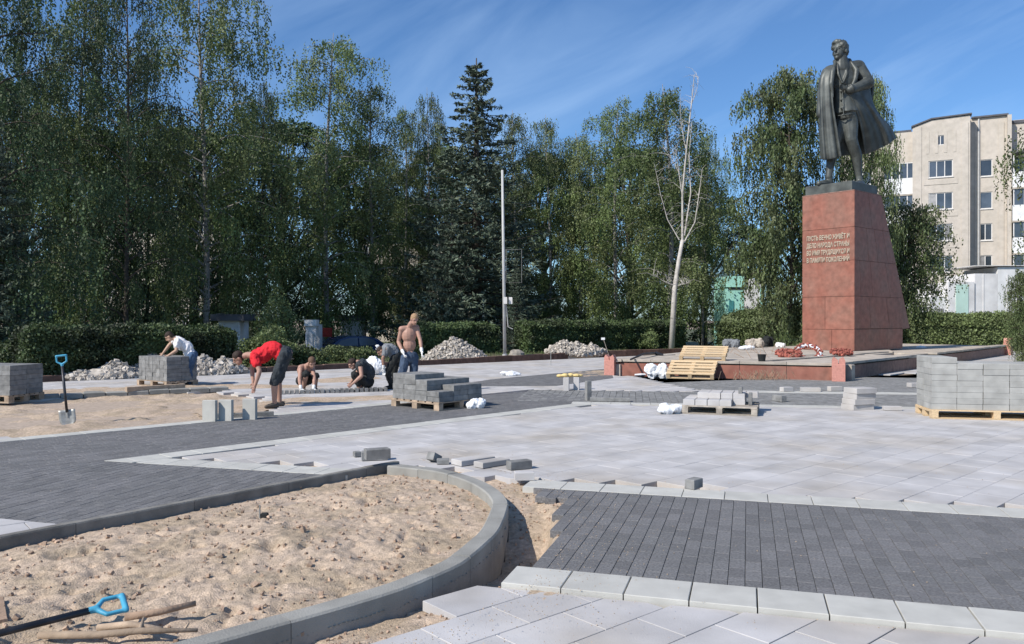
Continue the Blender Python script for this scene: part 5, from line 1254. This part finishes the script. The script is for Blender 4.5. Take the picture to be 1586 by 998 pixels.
tree('spruce_tree', 'sp0', 738, 46, 86, 'tall spruce with tiered drooping branches beside the lamp post', 1.6, rz=1.0, group='spruces')
tree('spruce_tree', 'sp1', 800, 42, 395, 'small dark spruce low behind the lamp post', .85, group='spruces')
tree('spruce_tree', 'sp1', -8, 25.5, 175, 'very dark spruce at the picture edge beside the tall hedge', 1.05, group='spruces')
tree('spruce_tree', 'sp1', 700, 43, 300, 'grey-green spruce standing before the tall spruce', 1.15, group='spruces')
tree('linden_tree', 'br0', 1224, 40, 106, 'broad leafy tree rising behind the statue and pedestal', .68, rz=.5)
tree('linden_tree', 'br0', 1328, 43, 112, 'leafy tree whose crown spreads out behind the coat of the statue', .42, rz=2.1)
tree('linden_tree', 'br2', 1405, 44, 315, 'lower leafy tree in front of the apartment building', .82, rz=1.1)
tree('linden_tree', 'br2', 1585, 31, 420, 'small leafy tree cut off by the picture edge above the hedge', .7)
tree('birch_tree', 'b2', 1748, 28, -150, 'birch outside the picture whose hanging branches reach into its upper corner', .92, group=gl)
tree('linden_tree', 'br1', 1150, 68, 350, 'low dark tree behind the mint and white kiosk', .9)
tree('linden_tree', 'br1', 1180, 75, 375, 'distant dark tree beside the mint and white kiosk', 1.0)
BL = ['first dark tree of the hidden row, at the picture edge beside the rounded birch', 'dark tree seen in the gap beyond the rounded edge birch', 'dark tree behind the birch that starts the tall hedge', 'dark birch behind the straight dark trunk over the tall hedge', 'dark tree between the straight dark trunk and the broad sprayed birch', 'dark birch behind the broad birch above the white-shirted worker', 'dark tree behind the birch over the red-shirted worker', 'dark birch in the gap before the pointed birch of the middle', 'dark tree behind the blunt-topped birch over the parked car', 'dark birch behind the small birch top beyond the car', 'dark tree just before the tall spruce in the hidden row', 'dark birch just beyond the tall spruce in the hidden row', 'dark tree behind the slim birch past the lamp post', 'dark birch behind the low rounded birch in the dip', 'dark tree behind the ragged crown over the far granite post', 'dark birch behind the bare white birch', 'dark tree behind the drooping end birch of the row', "short dark birch between the row's end and the mint kiosk"]
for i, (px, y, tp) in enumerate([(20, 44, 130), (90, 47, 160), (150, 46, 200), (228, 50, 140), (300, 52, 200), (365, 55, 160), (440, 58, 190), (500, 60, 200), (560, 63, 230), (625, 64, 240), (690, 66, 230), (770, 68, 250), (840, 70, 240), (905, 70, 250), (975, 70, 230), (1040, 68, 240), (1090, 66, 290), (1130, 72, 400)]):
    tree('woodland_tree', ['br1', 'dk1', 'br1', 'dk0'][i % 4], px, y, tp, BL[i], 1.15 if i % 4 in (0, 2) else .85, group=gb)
# bare birch
def bare_birch():
    y = 44; x0 = (1040-CX)/FPX*y; s = FPX/y; t = empty('bare_birch', (x0, y, gz(x0, y)-.05), 'leafless white birch with a forked trunk standing before the green trees', 'tree')
    g = gz(x0, y)-.05; P_ = lambda px, py, d=0: Vector(((px-1040)/s, d, EYE-(py-HY)/s-g)); r = random.Random(4)
    b = MB(); b.tube([Vector((0, 0, 0)), P_(1045, 447), P_(1052, 400), P_(1057, 372)], [.17, .14, .115, .10], n=8); b.build('trunk', M['deadbark'], t, smooth=True)
    limbs = [([(1057, 372), (1056, 300), (1062, 230), (1070, 165), (1074, 118)], .10), ([(1060, 365), (1069, 300), (1069, 240), (1072, 190)], .075), ([(1060, 375), (1075, 345), (1082, 300), (1089, 260)], .06),
             ([(1052, 372), (1034, 340), (1022, 300), (1012, 255)], .05), ([(1056, 300), (1050, 265), (1046, 225)], .045), ([(1062, 230), (1056, 195), (1052, 165)], .035), ([(1045, 443), (1028, 437), (1010, 425)], .045), ([(1047, 443), (1060, 440), (1071, 437)], .035), ([(1070, 165), (1078, 140), (1082, 118)], .025), ([(1053, 270), (1040, 245), (1026, 225)], .03)]
    for pts, r0 in limbs:
        q = [P_(a, c, r.uniform(-.3, .3) if i else 0) for i, (a, c) in enumerate(pts)]
        b = MB(); b.tube(q, [r0*.72*(1-.75*i/(len(q)-1)) for i in range(len(q))], n=6, caps=False); br = b.build('limb', M['deadbark'], t, smooth=True)
        tb = MB()
        for _ in range(16):
            k = r.randrange(len(q)-1); o = q[k].lerp(q[k+1], r.random()); d = Vector((r.gauss(0, .8), r.gauss(0, .8), r.uniform(.1, 1))).normalized(); l = r.uniform(.4, 1.5)
            tb.tube([o, o+d*l*.5+Vector((0, 0, .1)), o+d*l-Vector((0, 0, r.uniform(0, .3)))], [.011, .007, .004], n=4, caps=False)
        tb.build('twigs', M['deadbark'], br, kind='stuff')
bare_birch()
# hedges
def hedge(a, c, dpt, h, label, n=26000, lm='hedge', name='hedge', size=.085, rough=.05, rounded=.12, seed=0, z=-.02):
    a, c = Vector(a[:2]), Vector(c[:2]); d = c-a; ln = d.length; an = math.atan2(d.y, d.x)
    t = empty(name, (a.x, a.y, z), label, 'hedge' if name == 'hedge' else 'bush', an); r = np.random.default_rng(seed+3)
    b = MB(); nx, nz = max(4, int(ln/.5)), 5; pr = [(0.08, 0), (.06, h*.5), (.10, h*.84), (.22, h*.94), (dpt-.22, h*.94), (dpt-.10, h*.84), (dpt-.06, h*.5), (dpt-.08, 0)]
    vs = [(.1+(ln-.2)*i/nx, y, zz*(1+.03*math.sin(i*1.7))) for i in range(nx+1) for y, zz in pr]; m_ = len(pr)
    b.poly(vs, [(i*m_+j, (i+1)*m_+j, (i+1)*m_+(j+1) % m_, i*m_+(j+1) % m_) for i in range(nx) for j in range(m_)]+[tuple(range(m_)), tuple(nx*m_+j for j in reversed(range(m_)))])
    b.build('branches', M[lm], t)
    A_f, A_t, A_s = ln*h, ln*dpt, dpt*h; pf = np.array([A_f, A_t*1.2, A_s, A_s, A_f*.25]); pf /= pf.sum(); face = r.choice(5, n, p=pf)
    u, v = r.random(n), r.random(n); P_ = np.zeros((n, 3)); jit = r.normal(0, rough, n)
    P_[:, 0] = np.where(face == 2, 0, np.where(face == 3, ln, u*ln)); P_[:, 1] = np.where((face == 0), 0, np.where(face == 4, dpt, np.where(face == 1, v*dpt, u*dpt))); P_[:, 2] = np.where(face == 1, h, v*h)
    P_[:, 0] += np.where((face == 2) | (face == 3), jit, 0); P_[:, 1] += np.where((face == 0) | (face == 4), jit, 0); P_[:, 2] += np.where(face == 1, jit, 0)
    # round the upper edges and make the surface uneven
    bump = .05*np.sin(P_[:, 0]*2.1+seed)+.04*np.sin(P_[:, 0]*5.3+P_[:, 2]*4)+.03*np.sin(P_[:, 2]*7+P_[:, 1]*3)
    P_[:, 1] += np.where(face == 0, bump-.02, 0); P_[:, 2] += np.where(face == 1, bump*.8, 0)
    e = np.minimum.reduce([P_[:, 0], ln-P_[:, 0], P_[:, 1], dpt-P_[:, 1]]); P_[:, 2] -= np.where(P_[:, 2] > h*.8, rounded*np.exp(-np.maximum(e, 0)/.18), 0)
    link('leaves', leaf_mesh('leaves', P_, size, M[lm], .1, .75, seed+5), t); return t
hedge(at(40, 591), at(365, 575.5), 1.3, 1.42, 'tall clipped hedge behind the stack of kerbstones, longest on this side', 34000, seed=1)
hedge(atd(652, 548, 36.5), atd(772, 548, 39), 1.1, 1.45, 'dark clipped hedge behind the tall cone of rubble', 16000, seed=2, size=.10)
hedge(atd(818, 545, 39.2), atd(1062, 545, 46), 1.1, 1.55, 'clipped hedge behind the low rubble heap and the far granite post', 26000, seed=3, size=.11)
hedge(atd(1112, 540, 46), atd(1250, 540, 43), 3.0, 1.95, 'overgrown lighter green hedge between the yellow pallets and the pedestal', 26000, lm='bushleaf', seed=4, rough=.16, rounded=.5, size=.13)
hedge(atd(1404, 544, 43.5), atd(1680, 544, 40.5), 1.6, 1.88, 'dense green hedge in front of the apartment building', 30000, lm='bushleaf', seed=5, rough=.09, rounded=.2, size=.12)
def bush(px, pb, y, w, h, label, n=5000, lm='bushleaf', seed=0, name='bush', size=.09):
    x = (px-CX)/FPX*y; t = empty(name, (x, y, gz(x, y)-.05), label, 'bush'); r = np.random.default_rng(seed+40)
    d = r.normal(size=(n, 3)); d /= np.linalg.norm(d, axis=1)[:, None]; q = r.random(n)**.33; cl = 1+.18*np.sin(d[:, 0]*5+seed)+.15*np.sin(d[:, 2]*7+d[:, 1]*4)
    P_ = d*q[:, None]*cl[:, None]*np.array([w/2, w/2, h*.52]); P_[:, 2] = np.abs(P_[:, 2]+h*.42); link('crown', leaf_mesh('crown', P_, size, M[lm], .1, .7, seed), t)
    b = MB()
    for k in range(7): an = k*.9; b.tube([(0, 0, 0), (math.cos(an)*w*.3, math.sin(an)*w*.3, h*.7)], [.03, .01], n=5, caps=False)
    b.build('stems', M['bark'], t)
bush(415, 545, 27.5, 2.0, 1.45, 'rounded light green bush above the back of the red-shirted worker', 9000, seed=1)
bush(430, 500, 33, 1.9, 3.0, 'tall pale green shrub hanging over the rounded bush', 7000, seed=2)
bush(478, 545, 28.5, 1.3, .75, 'low bush behind the shirtless crouching worker', 4000, seed=3)
bush(527, 548, 31, 1.8, .72, 'low spreading bush in front of the parked car', 4500, seed=4)
bush(555, 548, 31.5, 1.4, .65, 'small bush before the rear of the parked car', 4000, seed=5)
bush(1000, 545, 44, 1.6, 1.2, 'loose bush growing out of the clipped hedge', 4000, seed=6)
bush(20, 560, 24, 1.4, 1.2, 'dark low bush at the picture edge beside the tall hedge', 5000, lm='hedge', seed=7)
bush(1250, 530, 36.5, 1.6, .9, 'low bush just beyond the terrace behind the pedestal', 4000, seed=8)

# ---------------------------------------------------------------- buildings, kiosks, car
class Frame:
    """building coordinates: u along the facade, v into the building, z up"""
    def __init__(s, o, ang): s.o = Vector(o); s.a = ang; s.R = Matrix.Rotation(ang, 3, 'Z')
def bbox(par, name, u0, u1, v0, v1, z0, z1, m, ch=0):
    b = MB(); b.box(((u0+u1)/2, (v0+v1)/2, (z0+z1)/2), (u1-u0, v1-v0, z1-z0), ch=ch); return b.build(name, m, par)
def window(par, u, z, w, h, v=0.0, panes=2, m='glass', sill=True, fr=.07):
    b = MB(); d = .05
    for (cu, cz, du, dz) in [(u-w/2+fr/2, z, fr, h), (u+w/2-fr/2, z, fr, h), (u, z+h/2-fr/2, w-2*fr, fr), (u, z-h/2+fr/2, w-2*fr, fr)]: b.box((cu, v-.02, cz), (du, d, dz))
    for k in range(1, panes): b.box((u-w/2+w*k/panes, v-.018, z), (fr*.9, d*.8, h-2*fr))
    f = b.build('window', M['frame'], par)
    for k in range(panes): a, c = u-w/2+w*k/panes+fr*.45, u-w/2+w*(k+1)/panes-fr*.45; bb = MB(); bb.box(((a+c)/2, v+.01, z), (c-a, .02, h-fr)); bb.build('pane', M[m if m != 'mix' else random.choice(['glass', 'glass', 'curtain'])], f)
    if sill: b = MB(); b.box((u, v-.09, z-h/2-.04), (w+.12, .16, .05)); b.build('sill', M['frame'], f)
def facade(par, u0, u1, v, z0, z1, holes, m, name='wall', th=.35):
    """wall with real openings: holes are (u, z, w, h)"""
    us = sorted(set([u0, u1]+[x for h in holes for x in (h[0]-h[2]/2, h[0]+h[2]/2)])); zs_ = sorted(set([z0, z1]+[x for h in holes for x in (h[1]-h[3]/2, h[1]+h[3]/2)]))
    b = MB()
    def solid(i, j): cu, cz = (us[i]+us[i+1])/2, (zs_[j]+zs_[j+1])/2; return not any(abs(cu-h[0]) < h[2]/2 and abs(cz-h[1]) < h[3]/2 for h in holes)
    for i in range(len(us)-1):
        for j in range(len(zs_)-1):
            if not solid(i, j): continue
            a, c, e, f = us[i], us[i+1], zs_[j], zs_[j+1]
            b.poly([(a, v, e), (c, v, e), (c, v, f), (a, v, f)], [(0, 1, 2, 3)])
    for h in holes:
        a, c, e, f = h[0]-h[2]/2, h[0]+h[2]/2, h[1]-h[3]/2, h[1]+h[3]/2; w = v+.14
        b.poly([(a, v, e), (c, v, e), (c, v, f), (a, v, f), (a, w, e), (c, w, e), (c, w, f), (a, w, f)], [(0, 4, 5, 1), (1, 5, 6, 2), (2, 6, 7, 3), (3, 7, 4, 0)])
    return b.build(name, m, par)
def apartment():
    fa = math.atan2(-3.0, 5.8); O = Vector((34.3, 70.3)); e = Vector((math.cos(fa), math.sin(fa)))
    t = empty('apartment_building', (O.x, O.y, -.7), 'pale brick five-storey apartment building with white-fronted balconies behind the statue', 'building', fa)
    U = lambda px: ((px-CX)/FPX*O.y-O.x)/(e.x-(px-CX)/FPX*e.y)
    zr = [14.64, 11.86, 9.15, 6.42, 3.7]; zb = .7
    uL, u1, u2, u3, u4, uR = U(1300), U(1413), U(1502), U(1509), U(1561), U(1700)
    m = M['brick']
    # wing with loggias
    hs = [(U(1395), z+zb-.1, 2.5, 2.0) for z in zr]+[(U(1335), z+zb, 1.6, 1.45) for z in zr]
    facade(t, uL, u1, .9, 0, 18.3+zb, hs, m); bbox(t, 'wall', uL, uR, 9, 12, 0, 17.9+zb, m)
    for z in zr:
        window(t, U(1395), z+zb-.1, 2.5, 2.0, 1.0, 4, 'mix', False); window(t, U(1335), z+zb, 1.6, 1.45, 1.0, 2, 'mix')
        b_ = bbox(t, 'balcony', U(1368), U(1418)-.1, .0, .9, z+zb-1.95, z+zb-.55, M['balcony']); bbox(t, 'balcony_slab', U(1368)-.05, U(1418)-.05, -.04, .88, z+zb-2.1, z+zb-1.96, M['coping'])
        for k in range(5): uu = U(1369)+(U(1417)-U(1369))*k/4; bbox(t, 'glazing_bar', uu-.04, uu+.04, .02, .08, z+zb-.54, z+zb+.75, M['frame'])
        bbox(t, 'balcony_glass', U(1369), U(1417), .045, .055, z+zb-.54, z+zb+.72, M['glass']); bbox(t, 'glazing_bar', U(1369), U(1417), .02, .09, z+zb+.73, z+zb+.80, M['frame'])
    # projecting bay with the gable
    um = (U(1440)+U(1473))/2; hs = [(um, z+zb, 1.85, 1.45) for z in zr]+[(U(1456), 17.1+zb, .85, .85)]
    facade(t, u1, u2, -.25, 0, 18.4+zb, hs, m)
    for i, z in enumerate(zr): window(t, um, z+zb, 1.85, 1.45, -.15, 3, 'mix')
    window(t, U(1456), 17.1+zb, .85, .85, -.15, 2, 'glass', False)
    b = MB(); zt = 18.4+zb; pts = [(u1, zt), (u2, zt), (u2, zt+.60), (U(1442), zt+.50), (u1+.02, zt+.02)]
    b.poly([(u, -.25, z) for u, z in pts]+[(u, .5, z) for u, z in pts], [tuple(range(5)), tuple(9-i for i in range(5))]+[(i, i+5, (i+1) % 5+5, (i+1) % 5) for i in range(5)]); b.build('gable', m, t)
    b = MB(); q = [(u1-.1, zt+.03), (U(1442), zt+.55), (u2+.12, zt+.65)]
    for (a, za), (c, zc) in zip(q, q[1:]): b.poly([(a, -.38, za), (c, -.38, zc), (c, .6, zc), (a, .6, za), (a, -.38, za+.12), (c, -.38, zc+.12), (c, .6, zc+.12), (a, .6, za+.12)], [(3, 2, 1, 0), (4, 5, 6, 7), (0, 1, 5, 4), (1, 2, 6, 5), (2, 3, 7, 6), (3, 0, 4, 7)])
    b.build('roof_edge', M['roofing'], t)
    bbox(t, 'wall', u2-.02, u2, -.248, 1.3, 0, zt+.59, m); bbox(t, 'wall', u1, u1+.02, -.248, 1.3, 0, zt-.01, m)
    # plain section with single windows
    uw = U(1527); hs = [(uw, z+zb, 1.05, 1.45) for z in zr]
    facade(t, u2+.001, u4, 1.1, 0, 18.95+zb, hs, m)
    for z in zr: window(t, uw, z+zb, 1.05, 1.45, 1.2, 2 if z < 9.5 else 1, 'mix' if z != zr[0] else 'glass')
    bbox(t, 'roof_edge', u2+.14, u4+.1, .9, 2, 18.96+zb, 19.1+zb, M['roofing']); bbox(t, 'wall', u4, u4+.3, .6, 4, 0, 18.9+zb, m)
    # balcony stack at the edge
    hs = [(U(1600), z+zb-.2, 4.0, 2.2) for z in zr]; facade(t, u4+.3, uR, 1.6, 0, 18.6+zb, hs, m)
    for i, z in enumerate(zr):
        window(t, U(1600), z+zb-.2, 4.0, 2.2, 1.75, 5, 'mix', False)
        bbox(t, 'balcony', u4+.35, U(1640), .2, 1.5, z+zb-1.95, z+zb-.65, M['balcony']); bbox(t, 'balcony_slab', u4+.32, U(1640)+.05, .12, 1.55, z+zb-2.1, z+zb-1.96, M['coping'])
        if i: bbox(t, 'balcony_glass', u4+.4, U(1640), .24, .25, z+zb-.64, z+zb+.7, M['glass'] if i != 4 else M['mint'])
        for k in range(5): uu = u4+.42+(U(1640)-u4-.5)*k/4; bbox(t, 'glazing_bar', uu-.04, uu+.04, .20, .28, z+zb-.64, z+zb+.72, M['frame'])
    bbox(t, 'balcony_roof', u4+.3, U(1640), .1, 1.6, zr[0]+zb+.95, zr[0]+zb+1.08, M['roofing'])
    b = MB(); b.tube([(u3+.35, .98, 0), (u3+.35, .98, 18.2+zb), (u3+.35, 1.05, 18.9+zb)], .07, n=8); b.build('drainpipe', M['greypole'], t)
    for k in range(6):
        for z in (17.9+zb,): uu = u1+.5+(u2-u1-1)*k/5; bbox(t, 'relief_panel', uu-.12, uu+.12, -.275, -.252, z-1.9, z, m)
    for z in (3.7, 6.42, 9.15, 11.86, 14.64): bbox(t, 'spandrel', um-1.3, um+1.3, -.285, -.252, z+zb-1.35, z+zb-.95, m)
    bbox(t, 'roof', uL, u1-.1, .9, 9, 18.31+zb, 18.5+zb, M['roofing']); bbox(t, 'roof', u1, uR, 1.5, 9, 18.3+zb, 18.55+zb, M['roofing'])
    for px, w in ((1422, .5), (1494, .5), (1515, .4), (1552, .4)):   # brick pilasters
        b_ = bbox(t, 'pilaster', U(px)-w/2, U(px)+w/2, (-.30 if px < 1502 else 1.04), (-.26 if px < 1502 else 1.09), 0, 18.4+zb, m)
apartment()
def low_building():
    y = 54; g = -.7; s = FPX/y; X = lambda px: (px-1440)/s; Z = lambda py: EYE-(py-HY)/s-g
    t = empty('white_garage', ((1440-CX)/s, y, g), 'low white building with a pale mint panel and stepped top behind the green hedge', 'building')
    for a, c, zt, m in ((1440, 1467, 460, 'balcony'), (1510, 1545, 424, 'whitewall'), (1545, 1700, 414, 'balcony')): bbox(t, 'wall', X(a), X(c)-.02, 0, 4, 0, Z(zt), M[m])
    bbox(t, 'wall', X(1467), X(1508), -.1, 3.9, 0, Z(437), M['whitewall']); bbox(t, 'mint_panel', X(1479), X(1498), -.14, -.101, .3, Z(441), mat('pale_mint_panel', (.50, .68, .60), .8, .05, 2, .05))
    for px in (1523, 1560, 1575, 1592): bbox(t, 'batten', X(px)-.03, X(px)+.03, -.03, -.002, 0, Z(425), M['whitewall'])
    bbox(t, 'roof_edge', X(1510)-.1, X(1700), -.15, 4, Z(412.5), Z(411.5), M['frame']); bbox(t, 'door', X(1449), X(1461), -.04, -.002, 0, Z(478), M['slate'])
low_building()
def mint_kiosk():
    y = 49.5; g = -.7; s = FPX/y; X = lambda px: (px-1125)/s; Z = lambda py: EYE-(py-HY)/s-g
    t = empty('mint_kiosk', ((1125-CX)/s, y, g), 'mint green kiosk front with a dark band, joined to a white arched shed', 'kiosk')
    bbox(t, 'wall', 0, X(1152), 0, 3, 0, Z(447), M['mint']); bbox(t, 'sign_board', 0, X(1152), -.12, 3, Z(445), Z(428), M['mint']); bbox(t, 'dark_band', X(1128), X(1150), -.03, -.002, Z(449), Z(446), M['roofing'])
    bbox(t, 'door', X(1129), X(1136), -.05, -.002, 0, Z(466), M['teal'])
    b = MB(); pts = [(X(1153), 0), (X(1181), 0), (X(1181), Z(441)), (X(1174), Z(437)), (X(1167), Z(431.5)), (X(1160), Z(434)), (X(1153), Z(437))]; n = len(pts)
    b.poly([(u, 0, z) for u, z in pts]+[(u, 3, z) for u, z in pts], [tuple(range(n)), tuple(2*n-1-i for i in range(n))]+[(i, i+n, (i+1) % n+n, (i+1) % n) for i in range(n)]); b.build('shed', M['whitewall'], t)
    bbox(t, 'side_panel', X(1177), X(1180), -.03, -.002, .2, Z(447), M['mint']); bbox(t, 'vent', X(1156), X(1158), -.03, -.002, Z(478), Z(474), M['roofing'])
mint_kiosk()
def house(px0, px1, y, ptop, label, wm, rows, cols, name='house', roof=True, g=-.7, panes=2, wsc=1.0):
    s = FPX/y; w = (px1-px0)/s; h = EYE-(ptop-HY)/s-g; t = empty(name, ((px0-CX)/s, y, g), label, 'building' if name != 'kiosk' else 'kiosk')
    ww = w/cols*.45*wsc; wh = h/rows*.45; hs = [((i+.5)*w/cols, (j+.55)*h/rows, ww, wh) for i in range(cols) for j in range(rows)]
    facade(t, 0, w, 0, 0, h, hs, wm); dp = 1.2 if name == 'kiosk' else 6; bbox(t, 'wall', 0, w, .6, dp, 0, h, wm)
    for h_ in hs: window(t, h_[0], h_[1], h_[2], h_[3], .1, panes, 'mix', False, fr=.06)
    if roof: bbox(t, 'roof', -.25, w+.25, -.3, dp+.3, h, h+.3, M['roofing'])
    return t
house(560, 745, 84, 372, 'beige apartment block glimpsed between the trunks behind the standing worker', M['beige'], 4, 9, name='apartment_block')
house(815, 866, 74, 462, 'white house glimpsed under the trees behind the lamp post', M['whitewall'], 1, 3)
house(90, 345, 92, 330, 'pale block glimpsed through the dark trees above the tall hedge', M['beige'], 4, 11, name='apartment_block')
house(338, 372, 37, 497, 'white kiosk behind the end of the tall hedge', M['whitewall'], 1, 2, name='kiosk')
house(395, 440, 56, 503, 'grey-blue kiosk hidden behind the rounded bush', M['slate'], 1, 3, name='kiosk')
k = house(473, 490, 38, 503, 'narrow white kiosk with a sign board on top, before the parked car', M['whitewall'], 1, 2, name='kiosk', roof=False)
s = FPX/38; bbox(k, 'sign_board', -.05, 17.5/s, -.1, .5, EYE+.7-(505-HY)/s, EYE+.7-(495.5-HY)/s, M['balcony'])
house(527, 560, 47, 497, 'small white shop front behind the parked car', M['whitewall'], 1, 3, name='kiosk')
y = 43; s = FPX/y; t = empty('advert_panel', ((497-CX)/s, y, -.7), 'dark red advertising panel on posts beside the narrow white kiosk', 'panel')
bbox(t, 'board', 0, 17/s, 0, .1, EYE+.7-(522-HY)/s, EYE+.7-(508-HY)/s, M['redsign'])
for u in (.1, 17/s-.1): bbox(t, 'post', u-.04, u+.04, .02, .08, 0, EYE+.7-(522-HY)/s-.002, M['slate'])
def car(px, y, rz, label):
    x = (px-CX)/FPX*y; t = empty('parked_car', (x, y, -.66), label, 'car', rz)
    prof = [(-2.15, .35), (-2.2, .62), (-2.12, .86), (-1.75, .95), (-1.25, 1.30), (-.7, 1.44), (.25, 1.45), (.85, 1.30), (1.25, 1.0), (1.85, .90), (2.18, .74), (2.22, .45), (2.15, .30), (-2.1, .28)]
    n = len(prof); b = MB(); rows = []
    for yy, k in ((-.84, .0), (-.80, .04), (.80, .04), (.84, .0)):
        for (a, z) in prof:
            up = max(0, z-.95)*.42; sy = yy*(1-up*.55) if abs(yy) > .5 else yy; rows.append((a*(1-.0 if k == 0 else 1.0), sy if k else sy*1.03, z+(k*.3 if z > .5 else 0)))
    b.poly(rows, [(i*n+j, i*n+(j+1) % n, (i+1)*n+(j+1) % n, (i+1)*n+j) for i in range(3) for j in range(n)]+[tuple(reversed(range(n))), tuple(3*n+j for j in range(n))]); b.build('body', M['carpaint'], t, smooth=False)
    for sy in (-1, 1):
        for win in ([(-1.22, .98), (-1.02, 1.27), (-.62, 1.38), (-.22, 1.39), (-.22, .98)], [(-.14, .98), (-.14, 1.39), (.24, 1.38), (.74, 1.26), (1.08, .98)]):
            b = MB(); q = [(a, sy*(.885*(1-max(0, z-.95)*.42*.55)), z) for a, z in win]; b.poly(q+[(a, c*.97, z) for a, c, z in q], [tuple(range(5)), (9, 8, 7, 6, 5)]+[(i, i+5, (i+1) % 5+5, (i+1) % 5) for i in range(5)]); b.build('side_window', M['glass'], t)
        for xw in (-1.35, 1.38):
            w = MB(); w.tube([(xw, sy*.70, .31), (xw, sy*.90, .31)], .31, n=20); wo = w.build('wheel', M['tyre'], t, smooth=False); r_ = MB(); r_.tube([(xw, sy*.88, .31), (xw, sy*.912, .31)], .20, n=14); r_.build('rim', M['chrome'], wo)
        b = MB(); b.box((2.16, sy*.6, .68), (.12, .32, .13)); b.build('headlight', M['lamp'], t)
        b = MB(); b.box((-2.16, sy*.62, .75), (.1, .3, .16)); b.build('tail_light', M['redsign'], t)
        b = MB(); b.box((.95, sy*.98, 1.0), (.12, .16, .11)); b.build('mirror', M['carpaint'], t)
    for q in ([(1.02, 1.26), (1.30, 1.03)], [(-1.32, 1.28), (-1.70, 1.00)]):
        (a, z), (c, w) = q; b = MB(); b.poly([(a, -.66, z+.03), (a, .66, z+.03), (c, .72, w+.03), (c, -.72, w+.03), (a*.98, -.66, z-.02), (a*.98, .66, z-.02), (c*.98, .72, w-.02), (c*.98, -.72, w-.02)], [(0, 1, 2, 3), (7, 6, 5, 4), (0, 4, 5, 1), (1, 5, 6, 2), (2, 6, 7, 3), (3, 7, 4, 0)]); b.build('windscreen', M['glass'], t)
car(540, 41, R(215), 'dark blue car parked beyond the bushes behind the crouching workers')
b = MB(); b.poly([(-60, 44, -.665), (-2, 44, -.665), (2, 56, -.665), (-60, 56, -.665)], [(0, 1, 2, 3)]); b.build('road', M['asphalt'], kind='structure', label='asphalt of the car park behind the trees')
